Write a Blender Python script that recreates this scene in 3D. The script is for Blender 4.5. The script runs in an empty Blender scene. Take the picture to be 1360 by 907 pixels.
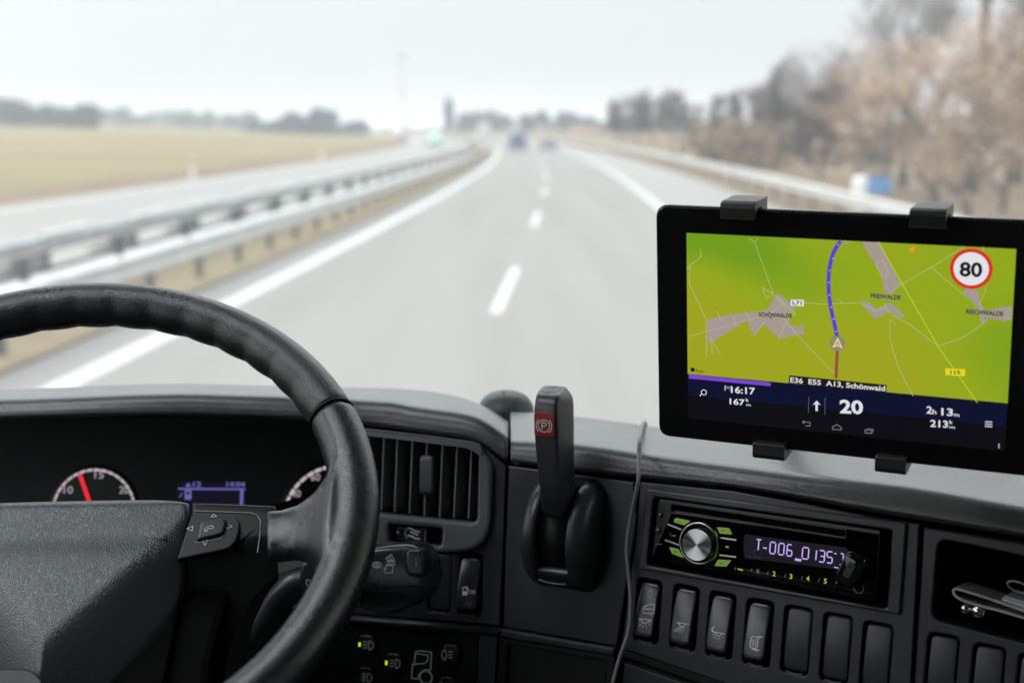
import bpy, bmesh, math, random
from mathutils import Vector, Matrix
R = math.radians
sc = bpy.context.scene
random.seed(7)
# ------------------------------------------------------------------ camera, world, sun, exposure
F, CX, CY, HOR, EYE = 1900.0, 680.0, 453.5, 172.0, 2.4
TH = math.atan((CY - HOR) / F)
CAM = Vector((0, 0, EYE))
cd = bpy.data.cameras.new('camera'); cam = bpy.data.objects.new('camera', cd); sc.collection.objects.link(cam)
cam.location = CAM; cam.rotation_euler = (math.pi / 2 - TH, 0, 0)
cd.sensor_width = 36; cd.lens = 36 * F / 1360; cd.clip_start = .02; cd.clip_end = 12000
cd.dof.use_dof = True; cd.dof.focus_distance = 1.06; cd.dof.aperture_fstop = 5.4
sc.camera = cam
EXPO = 1.65
sc.view_settings.view_transform = 'Standard'; sc.view_settings.look = 'None'
sc.view_settings.exposure = EXPO; sc.view_settings.gamma = 1; sc.view_settings.use_curve_mapping = False
sc.cycles.use_denoising = True
sc.cycles.max_bounces = 8; sc.cycles.volume_bounces = 1; sc.cycles.transparent_max_bounces = 12
sc.cycles.sample_clamp_indirect = 8
SUN_EL, SUN_AZ = 46, -70          # degrees, azimuth clockwise from straight ahead
w = bpy.data.worlds.new('World'); sc.world = w; w.use_nodes = True
nt = w.node_tree; nt.nodes.clear()
sky = nt.nodes.new('ShaderNodeTexSky'); sky.sky_type = 'NISHITA'; sky.sun_disc = False
sky.sun_elevation = R(SUN_EL); sky.sun_rotation = R(SUN_AZ); sky.dust_density = 4; sky.air_density = 1.2
hsv = nt.nodes.new('ShaderNodeHueSaturation'); hsv.inputs['Saturation'].default_value = .25
mixc = nt.nodes.new('ShaderNodeMix'); mixc.data_type = 'RGBA'; mixc.inputs[0].default_value = .85
bgn = nt.nodes.new('ShaderNodeBackground'); bgn.inputs[1].default_value = .1
wo = nt.nodes.new('ShaderNodeOutputWorld')
# an overcast sky is brightest overhead and a third of that at the horizon
tcw = nt.nodes.new('ShaderNodeTexCoord'); sxyz = nt.nodes.new('ShaderNodeSeparateXYZ'); mrw = nt.nodes.new('ShaderNodeMapRange')
mrw.inputs['From Min'].default_value = .2; mrw.inputs['To Min'].default_value = 1; mrw.inputs['To Max'].default_value = 4.8; vm = nt.nodes.new('ShaderNodeVectorMath'); vm.operation = 'SCALE'
nzw = nt.nodes.new('ShaderNodeTexNoise'); nzw.inputs['Scale'].default_value = 2.2; nzw.inputs['Detail'].default_value = 4
mrn = nt.nodes.new('ShaderNodeMapRange'); mrn.inputs['To Min'].default_value = .93; mrn.inputs['To Max'].default_value = 1.07
mpw = nt.nodes.new('ShaderNodeMapping'); mpw.inputs['Scale'].default_value = (1, 1, 3); mlw = nt.nodes.new('ShaderNodeMath'); mlw.operation = 'MULTIPLY'
nt.links.new(tcw.outputs['Generated'], sxyz.inputs[0]); nt.links.new(sxyz.outputs[2], mrw.inputs['Value']); nt.links.new(tcw.outputs['Generated'], mpw.inputs[0]); nt.links.new(mpw.outputs[0], nzw.inputs['Vector'])
nt.links.new(nzw.outputs['Fac'], mrn.inputs['Value']); nt.links.new(mrw.outputs[0], mlw.inputs[0]); nt.links.new(mrn.outputs[0], mlw.inputs[1])
zmx = nt.nodes.new('ShaderNodeMix'); zmx.data_type = 'RGBA'; zmx.inputs[6].default_value = (2.80, 2.84, 2.89, 1); zmx.inputs[7].default_value = (2.68, 2.88, 3.04, 1)
zmr = nt.nodes.new('ShaderNodeMapRange'); zmr.inputs['From Min'].default_value = .2; nt.links.new(sxyz.outputs[2], zmr.inputs['Value']); nt.links.new(zmr.outputs[0], zmx.inputs[0]); nt.links.new(zmx.outputs[2], vm.inputs[0])
nt.links.new(mlw.outputs[0], vm.inputs['Scale']); nt.links.new(vm.outputs[0], mixc.inputs[7])
nt.links.new(sky.outputs[0], hsv.inputs['Color']); nt.links.new(hsv.outputs[0], mixc.inputs[6])
nt.links.new(mixc.outputs[2], bgn.inputs[0]); nt.links.new(bgn.outputs[0], wo.inputs[0])
sd = bpy.data.lights.new('sun', 'SUN'); sd.energy = .9; sd.angle = R(25); sd.color = (1, .97, .93)
sun = bpy.data.objects.new('sun', sd); sc.collection.objects.link(sun)
sdir = Vector((math.sin(R(SUN_AZ)) * math.cos(R(SUN_EL)), math.cos(R(SUN_AZ)) * math.cos(R(SUN_EL)), math.sin(R(SUN_EL))))
sun.rotation_euler = sdir.to_track_quat('Z', 'Y').to_euler(); sun.location = (0, 0, 30)

# ------------------------------------------------------------------ helpers
def lin(c):
    return tuple((x / 255 / 12.92 if x <= 10 else ((x / 255 + .055) / 1.055) ** 2.4) for x in c)
def mat(name, col, rough=.5, spec=.5, metal=0, bump=None, coat=0, var=None, coatr=.25):
    """bump = (kind, scale, strength, distance); var = (scale, amount)"""
    m = bpy.data.materials.new(name); m.use_nodes = True; t = m.node_tree; N = t.nodes; L = t.links
    p = N['Principled BSDF']; p.inputs['Base Color'].default_value = (*col, 1)
    p.inputs['Roughness'].default_value = rough; p.inputs['Metallic'].default_value = metal
    p.inputs['Specular IOR Level'].default_value = spec; p.inputs['Coat Weight'].default_value = coat; p.inputs['Coat Roughness'].default_value = coatr
    tc = N.new('ShaderNodeTexCoord')
    if bump:
        k, s, st, di = bump
        if k == 'leather':
            v = N.new('ShaderNodeTexVoronoi'); v.feature = 'DISTANCE_TO_EDGE'; v.inputs['Scale'].default_value = s
            n0 = N.new('ShaderNodeTexNoise'); n0.inputs['Scale'].default_value = s * .5; n0.inputs['Detail'].default_value = 3
            ad = N.new('ShaderNodeMix'); ad.data_type = 'RGBA'; ad.blend_type = 'LINEAR_LIGHT'; ad.inputs[0].default_value = .5 / s
            L.new(tc.outputs['Object'], ad.inputs[6]); L.new(n0.outputs['Color'], ad.inputs[7]); L.new(tc.outputs['Object'], n0.inputs['Vector'])
            mp = N.new('ShaderNodeMapping'); mp.inputs['Scale'].default_value = (1.3, 1, .8)
            L.new(ad.outputs[2], mp.inputs['Vector']); L.new(mp.outputs[0], v.inputs['Vector'])
            rp = N.new('ShaderNodeMapRange'); rp.inputs['From Max'].default_value = .28; rp.interpolation_type = 'SMOOTHSTEP'
            L.new(v.outputs['Distance'], rp.inputs['Value']); out = rp.outputs[0]
        elif k == 'noise':
            v = N.new('ShaderNodeTexNoise'); v.inputs['Scale'].default_value = s; v.inputs['Detail'].default_value = 4
            L.new(tc.outputs['Object'], v.inputs['Vector']); out = v.outputs['Fac']
        elif k == 'wave':
            v = N.new('ShaderNodeTexWave'); v.inputs['Scale'].default_value = s; v.bands_direction = 'Z'
            L.new(tc.outputs['Object'], v.inputs['Vector']); out = v.outputs['Fac']
        # worn, handled surface: patches of higher and lower gloss
        nr = N.new('ShaderNodeTexNoise'); nr.inputs['Scale'].default_value = 18; nr.inputs['Detail'].default_value = 8; nr.inputs['Roughness'].default_value = .65
        mrr = N.new('ShaderNodeMapRange'); mrr.inputs['From Min'].default_value = .3; mrr.inputs['From Max'].default_value = .7
        mrr.inputs['To Min'].default_value = max(.08, rough - .045); mrr.inputs['To Max'].default_value = rough + .045
        L.new(tc.outputs['Object'], nr.inputs['Vector']); L.new(nr.outputs['Fac'], mrr.inputs['Value']); L.new(mrr.outputs[0], p.inputs['Roughness'])
        b = N.new('ShaderNodeBump'); b.inputs['Strength'].default_value = st; b.inputs['Distance'].default_value = di
        L.new(out, b.inputs['Height']); L.new(b.outputs[0], p.inputs['Normal'])
        if k == 'leather':
            mr = N.new('ShaderNodeMapRange'); mr.inputs['To Min'].default_value = .82; mr.inputs['To Max'].default_value = 1.04
            L.new(out, mr.inputs['Value']); mu = N.new('ShaderNodeMix'); mu.data_type = 'RGBA'; mu.blend_type = 'MULTIPLY'; mu.inputs[0].default_value = 1
            mu.inputs[6].default_value = (*col, 1); L.new(mr.outputs[0], mu.inputs[7]); L.new(mu.outputs[2], p.inputs['Base Color'])
    if var:
        n = N.new('ShaderNodeTexNoise'); n.inputs['Scale'].default_value = var[0]; n.inputs['Detail'].default_value = 6
        L.new(tc.outputs['Object'], n.inputs['Vector'])
        cr = N.new('ShaderNodeValToRGB'); a = var[1]
        cr.color_ramp.elements[0].position = .3; cr.color_ramp.elements[1].position = .7
        cr.color_ramp.elements[0].color = (*[c * (1 - a) for c in col], 1); cr.color_ramp.elements[1].color = (*[min(1, c * (1 + a)) for c in col], 1)
        L.new(n.outputs['Fac'], cr.inputs[0]); L.new(cr.outputs[0], p.inputs['Base Color'])
        if bump is None:
            mr = N.new('ShaderNodeMapRange'); mr.inputs['To Min'].default_value = max(.05, rough - .08); mr.inputs['To Max'].default_value = rough + .08
            L.new(n.outputs['Fac'], mr.inputs['Value']); L.new(mr.outputs[0], p.inputs['Roughness'])
    return m
def glow(name, rgb, k=1.0, rough=.15, spec=.3):
    """a lit display colour: rgb is what the eye reads off the screen"""
    m = bpy.data.materials.new(name); m.use_nodes = True; p = m.node_tree.nodes['Principled BSDF']
    p.inputs['Base Color'].default_value = (.004, .004, .004, 1); p.inputs['Roughness'].default_value = rough
    p.inputs['Specular IOR Level'].default_value = spec
    p.inputs['Emission Color'].default_value = (*lin(rgb), 1); p.inputs['Emission Strength'].default_value = k / 2 ** EXPO
    return m

fwd = Vector((0, math.cos(TH), -math.sin(TH))); upv = Vector((0, math.sin(TH), math.cos(TH)))
def ray(px, py): return fwd + Vector((1, 0, 0)) * ((px - CX) / F) - upv * ((py - CY) / F)
def at_y(px, py, y): r = ray(px, py); return CAM + r * (y / r.y)
def at_z(px, py, z): r = ray(px, py); return CAM + r * (z / r.z)          # z relative to the eye
class Plane:
    """a panel of the cab: u right, t up, n out of the panel towards the driver"""
    def __init__(s, o, yaw, pitch, roll=0):
        y, p = R(yaw), R(pitch)
        u = Vector((math.cos(y), -math.sin(y), 0)); n0 = Vector((-math.sin(y), -math.cos(y), 0)); z = Vector((0, 0, 1))
        s.n = n0 * math.cos(p) + z * math.sin(p); t = z * math.cos(p) - n0 * math.sin(p)
        r = R(roll); s.u = u * math.cos(r) - t * math.sin(r); s.t = t * math.cos(r) + u * math.sin(r); s.o = Vector(o)
    def loc(s, px, py, h=0):
        r = ray(px, py); o = s.o + s.n * h - CAM; k = o.dot(s.n) / r.dot(s.n); d = r * k - (s.o - CAM)
        return (d.dot(s.u), d.dot(s.t))
    def pts(s, L, h=0): return [s.loc(x, y, h) for x, y in L]
    def pt(s, a, b, h=0): return s.o + s.u * a + s.t * b + s.n * h
    def y_at(s, px, py): return s.pt(*s.loc(px, py)).y
def crop(x0, y0, k): return lambda *L: [(x0 + x * k, y0 + y * k) for x, y in L]

class MB:
    def __init__(s): s.v = []; s.f = []; s.m = []; s.sm = []; s.mats = []
    def mi(s, m):
        if m not in s.mats: s.mats.append(m)
        return s.mats.index(m)
    def add(s, vs, fs, m, smooth=False):
        b = len(s.v); s.v += [Vector(v) for v in vs]; i = s.mi(m)
        for f in fs: s.f.append([b + k for k in f]); s.m.append(i); s.sm.append(smooth)
    def poly(s, pts, m): s.add(pts, [range(len(pts))], m)
    def box(s, lo, hi, m, M=None):
        x0, y0, z0 = lo; x1, y1, z1 = hi
        V = [Vector(p) for p in ((x0,y0,z0),(x1,y0,z0),(x1,y1,z0),(x0,y1,z0),(x0,y0,z1),(x1,y0,z1),(x1,y1,z1),(x0,y1,z1))]
        if M: V = [M @ p for p in V]
        s.add(V, [(0,3,2,1),(4,5,6,7),(0,1,5,4),(1,2,6,5),(2,3,7,6),(3,0,4,7)], m)
    def tube(s, P, rad, m, n=8, cap=True, smooth=True):
        P = [Vector(p) for p in P]; rings = []
        if not hasattr(rad, '__len__'): rad = [rad] * len(P)
        ref = None; V = []; Fc = []
        for i, p in enumerate(P):
            d = (P[min(i + 1, len(P) - 1)] - P[max(i - 1, 0)]).normalized()
            if ref is None:
                ref = d.orthogonal().normalized()
            ref = (ref - d * ref.dot(d)).normalized(); bi = d.cross(ref)
            for k in range(n):
                a = 2 * math.pi * k / n; V.append(p + (ref * math.cos(a) + bi * math.sin(a)) * rad[i])
        for i in range(len(P) - 1):
            for k in range(n): Fc.append((i*n+k, i*n+(k+1) % n, (i+1)*n+(k+1) % n, (i+1)*n+k))
        if cap: Fc.append(list(range(n))[::-1]); Fc.append([(len(P)-1)*n+k for k in range(n)])
        s.add(V, Fc, m, smooth)
    def loft(s, rings, m, closed=True, cap=True, smooth=True):
        n = len(rings[0]); V = [p for r in rings for p in r]; Fc = []
        for i in range(len(rings) - 1):
            for k in range(n if closed else n - 1): Fc.append((i*n+k, i*n+(k+1) % n, (i+1)*n+(k+1) % n, (i+1)*n+k))
        if cap: Fc.append(list(range(n))[::-1]); Fc.append([(len(rings)-1)*n+k for k in range(n)])
        s.add(V, Fc, m, smooth)
    # --- things drawn on a panel
    def stroke(s, P, L, wd, h, m, closed=False, fn=None):
        """a printed line of width wd along the local points L"""
        L = [Vector(p) for p in L]
        if closed: L = L + [L[0]]
        out = []
        for a, b in zip(L, L[1:]):
            n = max(1, int((b - a).length / .0015)) if fn else 1
            out += [a + (b - a) * k / n for k in range(n)]
        out.append(L[-1]); L = out; V = []
        for i, p in enumerate(L):
            if closed and i in (0, len(L) - 1): d0 = (L[-1] - L[-2]).normalized(); d1 = (L[1] - L[0]).normalized()
            else:
                d0 = (p - L[i-1]).normalized() if i else (L[1] - p).normalized()
                d1 = (L[i+1] - p).normalized() if i < len(L) - 1 else d0
            d = (d0 + d1)
            d = d.normalized() if d.length > 1e-6 else d0
            nn = Vector((-d.y, d.x)); k = 1 / max(.5, abs(nn.dot(Vector((-d1.y, d1.x)))))
            for sg in (-1, 1):
                q = p + nn * sg * wd / 2 * k; V.append(P.pt(q.x, q.y, (fn(q.x, q.y) if fn else 0) + h))
        s.add(V, [(2*i, 2*i+2, 2*i+3, 2*i+1) for i in range(len(L) - 1)], m)
    def flat(s, P, L, h, m, fn=None): s.poly([P.pt(a, b, (fn(a, b) if fn else 0) + h) for a, b in L], m)
    def dome(s, P, out, h0, top, m, bev=.001, c=None, rings=8, smooth=True):
        """solid cap over a star-shaped outline: base at h0, height function top(a,b), rounded rim"""
        o2 = []
        for p, q in zip(out, list(out[1:]) + [out[0]]):
            k = max(1, int(math.hypot(q[0]-p[0], q[1]-p[1]) / .0025)); o2 += [(p[0] + (q[0]-p[0])*i/k, p[1] + (q[1]-p[1])*i/k) for i in range(k)]
        out = o2; n = len(out)
        if c is None: c = (sum(p[0] for p in out) / n, sum(p[1] for p in out) / n)
        md = sum(math.hypot(p[0]-c[0], p[1]-c[1]) for p in out) / n; V = []
        def ring(k, dh):
            for p in out:
                a, b = c[0] + (p[0]-c[0])*k, c[1] + (p[1]-c[1])*k
                V.append(P.pt(a, b, top(a, b) + dh))
        for p in out: V.append(P.pt(p[0], p[1], h0))
        for q in (0, 30, 60, 90):
            ring(1 - bev * (1 - math.cos(R(q))) / md, -bev * (1 - math.sin(R(q))))
        for i in range(1, rings): ring((1 - bev / md) * (1 - i / rings), 0)
        V.append(P.pt(c[0], c[1], top(*c))); nr = 4 + rings; Fc = []
        for i in range(nr - 1):
            for k in range(n): Fc.append((i*n+k, i*n+(k+1) % n, (i+1)*n+(k+1) % n, (i+1)*n+k))
        for k in range(n): Fc.append(((nr-1)*n+k, (nr-1)*n+(k+1) % n, nr*n))
        s.add(V, Fc, m, smooth)
    def text(s, P, txt, Lp, Rp, hgt, h, m, bold=.0, slant=0):
        """text whose baseline runs between the local points Lp and Rp; hgt = capital height"""
        V, Fc, w_, H = glyphs(txt, bold)
        Lp, Rp = Vector(Lp), Vector(Rp); e = (Rp - Lp) / w_; t = Vector((-(Rp-Lp).y, (Rp-Lp).x)).normalized() * hgt / H
        s.add([P.pt(*(Lp + e * x + t * y), h) for x, y in V], Fc, m)
    def plate(s, P, outer, holes, h0, h1, m, bev=.0008):
        V, Fc = flat_plate(outer, holes, h1 - h0, bev)
        s.add([P.pt(x, y, h0 + z) for x, y, z in V], Fc, m)
    def build(s, name, parent=None, auto=False):
        c = Vector((0, 0, 0))
        if s.v:
            lo = Vector([min(v[i] for v in s.v) for i in range(3)]); hi = Vector([max(v[i] for v in s.v) for i in range(3)])
            c = (lo + hi) / 2
        me = bpy.data.meshes.new(name); me.from_pydata([v - c for v in s.v], [], s.f)
        for m in s.mats: me.materials.append(m)
        me.polygons.foreach_set('material_index', s.m); me.polygons.foreach_set('use_smooth', s.sm)
        me.validate()
        bm = bmesh.new(); bm.from_mesh(me); bmesh.ops.remove_doubles(bm, verts=bm.verts, dist=1e-6) if len(s.v) < 60000 else None
        if auto: bmesh.ops.recalc_face_normals(bm, faces=bm.faces)
        bm.to_mesh(me); bm.free(); me.update()
        o = bpy.data.objects.new(name, me); sc.collection.objects.link(o)
        pl = WL[parent.name] if parent else Vector((0, 0, 0))
        o.location = c - pl; o.parent = parent; WL[o.name] = c
        return o
WL = {}
_g = {}
def glyphs(txt, bold):
    if (txt, bold) in _g: return _g[(txt, bold)]
    def raw(t):
        c = bpy.data.curves.new('t', 'FONT'); c.body = t; c.offset = bold; c.resolution_u = 3
        o = bpy.data.objects.new('t', c); sc.collection.objects.link(o)
        dg = bpy.context.evaluated_depsgraph_get(); me = bpy.data.meshes.new_from_object(o.evaluated_get(dg))
        V = [(v.co.x, v.co.y) for v in me.vertices]; Fc = [list(p.vertices) for p in me.polygons]
        bpy.data.objects.remove(o); bpy.data.curves.remove(c); bpy.data.meshes.remove(me)
        return V, Fc
    V, Fc = raw(txt); H = max(v[1] for v in raw('H')[0]); x0 = min(v[0] for v in V); x1 = max(v[0] for v in V)
    _g[(txt, bold)] = ([(x - x0, y) for x, y in V], Fc, x1 - x0, H); return _g[(txt, bold)]
def flat_plate(outer, holes, th, bev):
    c = bpy.data.curves.new('p', 'CURVE'); c.dimensions = '2D'; c.fill_mode = 'BOTH'
    for L in [outer] + list(holes):
        sp = c.splines.new('POLY'); sp.points.add(len(L) - 1); sp.use_cyclic_u = True
        for p, q in zip(sp.points, L): p.co = (q[0], q[1], 0, 1)
    c.extrude = max(1e-5, th / 2 - bev); c.bevel_depth = bev; c.bevel_resolution = 1; c.offset = -bev
    o = bpy.data.objects.new('p', c); sc.collection.objects.link(o)
    dg = bpy.context.evaluated_depsgraph_get(); me = bpy.data.meshes.new_from_object(o.evaluated_get(dg))
    V = [(v.co.x, v.co.y, v.co.z + th / 2) for v in me.vertices]; Fc = [list(p.vertices) for p in me.polygons]
    bpy.data.objects.remove(o); bpy.data.curves.remove(c); bpy.data.meshes.remove(me)
    return V, Fc
def tag(o, label=None, cat=None, group=None, kind=None):
    if label: o['label'] = label
    if cat: o['category'] = cat
    if group: o['group'] = group
    if kind: o['kind'] = kind
    return o
def thing(name, loc, label, cat, group=None):
    o = bpy.data.objects.new(name, None); sc.collection.objects.link(o); o.location = loc; o.empty_display_size = .1
    WL[o.name] = Vector(loc); return tag(o, label, cat, group)
def copy_tree(o, loc, rz=0, scale=1, label=None, group=None):
    r = o.copy(); sc.collection.objects.link(r); r.location = loc; r.rotation_euler = (0, 0, rz)
    r.scale = (scale, scale, scale) if not hasattr(scale, '__len__') else scale
    if label: r['label'] = label
    if group: r['group'] = group
    def rec(a, b):
        for ch in [c for c in sc.objects if c.parent == a]:
            c2 = ch.copy(); sc.collection.objects.link(c2); c2.parent = b; rec(ch, c2)
    rec(o, r)
    return r
def rpoly(pts, r, n=5):
    """polygon with rounded corners"""
    out = []; N = len(pts)
    if not hasattr(r, '__len__'): r = [r] * N
    for i in range(N):
        p0, p, p1 = Vector(pts[i-1]), Vector(pts[i]), Vector(pts[(i+1) % N])
        a, b = (p0 - p), (p1 - p); k = min(r[i], a.length * .45, b.length * .45)
        s0 = p + a.normalized() * k; s1 = p + b.normalized() * k
        for q in range(n + 1):
            t = q / n; out.append(tuple(s0 * (1-t)**2 + p * 2*t*(1-t) + s1 * t*t))
    return out
def rrect(cx, cy, w_, h_, r, n=5): return rpoly([(cx-w_/2, cy-h_/2), (cx+w_/2, cy-h_/2), (cx+w_/2, cy+h_/2), (cx-w_/2, cy+h_/2)], r, n)
def circ(cx, cy, r, n=32, a0=0, a1=360, ry=None):
    full = abs(a1 - a0) >= 360
    return [(cx + r * math.cos(R(a0 + (a1-a0)*k/(n if full else n-1))), cy + (ry or r) * math.sin(R(a0 + (a1-a0)*k/(n if full else n-1)))) for k in range(n)]
def smooth_pts(L, n=6):
    """Catmull-Rom through the points"""
    L = [Vector(p) for p in L]; out = []
    for i in range(len(L) - 1):
        p0, p1, p2, p3 = L[max(i-1, 0)], L[i], L[i+1], L[min(i+2, len(L)-1)]
        for k in range(n):
            t = k / n; out.append(.5*((2*p1)+(p2-p0)*t+(2*p0-5*p1+4*p2-p3)*t*t+(3*p1-p0-3*p2+p3)*t**3))
    out.append(L[-1]); return out
def finish(o, voxel=None, sm=0, sub=0):
    """apply remesh / smoothing to a built part"""
    if voxel: m = o.modifiers.new('r', 'REMESH'); m.mode = 'VOXEL'; m.voxel_size = voxel; m.use_smooth_shade = True
    if sm: m = o.modifiers.new('s', 'SMOOTH'); m.factor = .5; m.iterations = sm
    if sub: m = o.modifiers.new('u', 'SUBSURF'); m.levels = m.render_levels = sub
    dg = bpy.context.evaluated_depsgraph_get(); me = bpy.data.meshes.new_from_object(o.evaluated_get(dg))
    o.modifiers.clear(); old = o.data; mm = old.materials[0]; o.data = me
    if not me.materials: me.materials.append(mm)
    me.polygons.foreach_set('use_smooth', [True] * len(me.polygons)); bpy.data.meshes.remove(old)
# ================================================================== OUTSIDE
def X(y): return -1.2 + .0559 * y - .000215 * y * y            # the lane line of the motorway, a long bend to the left
def rise(x, y):
    d = -x + X(min(y, 700)) - 25
    z = 0
    if d > 0: z += min(5.0, .03 * d * min(1, max(0, (y - 60) / 300)))
    d2 = x - X(min(y, 700)) - 14
    if d2 > 0: z += min(1.5, .06 * d2)
    return z
ys = [-30, 0, 4, 8, 12, 16, 20, 26, 32, 40, 50, 60, 75, 90, 110, 130, 150, 175, 200, 230, 260, 300, 340, 380, 420, 460, 500, 560, 620, 700]
def strip(name, l0, l1, z, m, y0=-30, y1=700, nsub=1):
    b = MB(); yy = [y for y in ys if y0 < y < y1]; yy = [y0] + yy + [y1]
    rows = []
    for y in yy: rows.append([Vector((X(y) + l0 + (l1-l0)*k/nsub, y, z)) for k in range(nsub + 1)])
    b.loft(rows, m, closed=False, cap=False, smooth=False)
    return tag(b.build(name), kind='structure')
M_conc = None
M_conc2 = mat('concrete shoulder', (.215, .207, .195), .85, .3, var=(.3, .05))
M_line = mat('road paint', (.42, .42, .41), .6, .3, var=(3, .12))
M_white = mat('white plastic', (.78, .78, .76), .5, .4, var=(8, .05))
M_zinc = mat('galvanised steel', (.50, .495, .48), .5, .5, .3, var=(2, .15))
M_zincd = mat('shaded steel', (.25, .26, .265), .6, .4, .2, var=(2, .2))  # darker zinc: shade on the far rail's back put into the colour
M_post = mat('steel post', (.10, .11, .11), .7, .4, .1)
def ground_mat(name, c1, c2, c3, sc1, stretch):
    m = bpy.data.materials.new(name); m.use_nodes = True; N = m.node_tree.nodes; L = m.node_tree.links; p = N['Principled BSDF']
    p.inputs['Roughness'].default_value = 1; p.inputs['Specular IOR Level'].default_value = .1
    g = N.new('ShaderNodeNewGeometry'); mp = N.new('ShaderNodeMapping'); mp.inputs['Scale'].default_value = stretch
    n = N.new('ShaderNodeTexNoise'); n.inputs['Scale'].default_value = sc1; n.inputs['Detail'].default_value = 8; n.inputs['Roughness'].default_value = .6
    cr = N.new('ShaderNodeValToRGB'); e = cr.color_ramp.elements; e[0].position = .33; e[1].position = .68
    e[0].color = (*c1, 1); e[1].color = (*c3, 1); q = e.new(.5); q.color = (*c2, 1)
    L.new(g.outputs['Position'], mp.inputs[0]); L.new(mp.outputs[0], n.inputs['Vector']); L.new(n.outputs['Fac'], cr.inputs[0]); L.new(cr.outputs[0], p.inputs['Base Color'])
    b = N.new('ShaderNodeBump'); b.inputs['Strength'].default_value = .6; b.inputs['Distance'].default_value = .15
    n2 = N.new('ShaderNodeTexNoise'); n2.inputs['Scale'].default_value = 6; n2.inputs['Detail'].default_value = 6
    L.new(g.outputs['Position'], n2.inputs['Vector']); L.new(n2.outputs['Fac'], b.inputs['Height']); L.new(b.outputs[0], p.inputs['Normal'])
    return m
M_field = ground_mat('winter field', (.24, .165, .095), (.18, .152, .085), (.125, .128, .066), .035, (.3, 1.6, 1))
M_median = ground_mat('dry median grass', (.15, .108, .072), (.205, .163, .105), (.185, .165, .09), .5, (1, .5, 1))
M_verge = ground_mat('brown verge', (.12, .085, .065), (.16, .12, .085), (.19, .14, .085), .5, (1, .3, 1))
M_conc = ground_mat('worn concrete road', (.180, .172, .160), (.198, .190, .178), (.214, .206, .194), .9, (1, .035, 1)); M_conc.node_tree.nodes['Principled BSDF'].inputs['Roughness'].default_value = .85
for n_ in M_conc.node_tree.nodes:
    if n_.type == 'BUMP': n_.inputs['Strength'].default_value = .1
# the ground, one sheet out to the horizon
gx = [-4000, -2500, -1500, -900, -600, -420, -320, -240, -180, -140, -110, -90, -70, -55, -42, -32, -25, -18, -10, 0, 8, 14, 20, 28, 40, 60, 90, 140, 220, 350, 600, 1000, 1800, 4000]
gy = [-200, -60, 0, 20, 40, 60, 80, 100, 130, 160, 200, 250, 300, 360, 430, 500, 600, 750, 950, 1300, 1800, 2600, 4000, 7000]
b = MB(); rows = []
for y in gy:
    xo = X(min(max(y, 0), 700)) if y < 1500 else X(700)
    rows.append([Vector((x + xo, y, rise(x + xo, y) - .06)) for x in gx])
b.loft(rows, M_field, closed=False, cap=False, smooth=True)
tag(b.build('ground'), kind='structure')
strip('road', -4.6, 7.35, 0, M_conc)
strip('hard_shoulder', 3.95, 7.4, .004, M_conc2)
strip('opposite_road', -17.0, -7.0, 0, M_conc2)
strip('central_reservation', -7.02, -4.58, .03, M_median)
strip('verge', -21.5, -17.0, -.02, M_verge, nsub=2)
strip('verge', 7.35, 13.5, .01, M_verge, nsub=2)
b = MB(); yy = [y for y in ys if y <= 520]; rows = []
for y in yy: rows.append([Vector((X(y) + l, y, rise(X(y) + l, y) + .05)) for l in (13.4, 14, 20, 28, 40, 60, 90)])
b.loft(rows, M_verge, closed=False, cap=False, smooth=True); tag(b.build('scrubland'), kind='structure')
strip('lane_line', -3.9, -3.6, .008, M_line)
strip('lane_line', 3.58, 3.86, .012, M_line)
strip('lane_line', -7.75, -7.45, .008, M_line)
strip('lane_line', -16.2, -15.95, .008, M_line)
b = MB(); y = 18.7 - 17
while y < 500:
    b.poly([Vector((X(y)-.07, y, .008)), Vector((X(y)+.09, y, .008)), Vector((X(y+6.3)+.09, y+6.3, .008)), Vector((X(y+6.3)-.07, y+6.3, .008))], M_line); y += 17
tag(b.build('lane_line'), kind='structure')
b = MB(); y = 8
while y < 500:
    b.poly([Vector((X(y)-11.9, y, .008)), Vector((X(y)-11.75, y, .008)), Vector((X(y+6)-11.75, y+6, .008)), Vector((X(y+6)-11.9, y+6, .008))], M_line); y += 18
tag(b.build('lane_line'), kind='structure')

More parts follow.
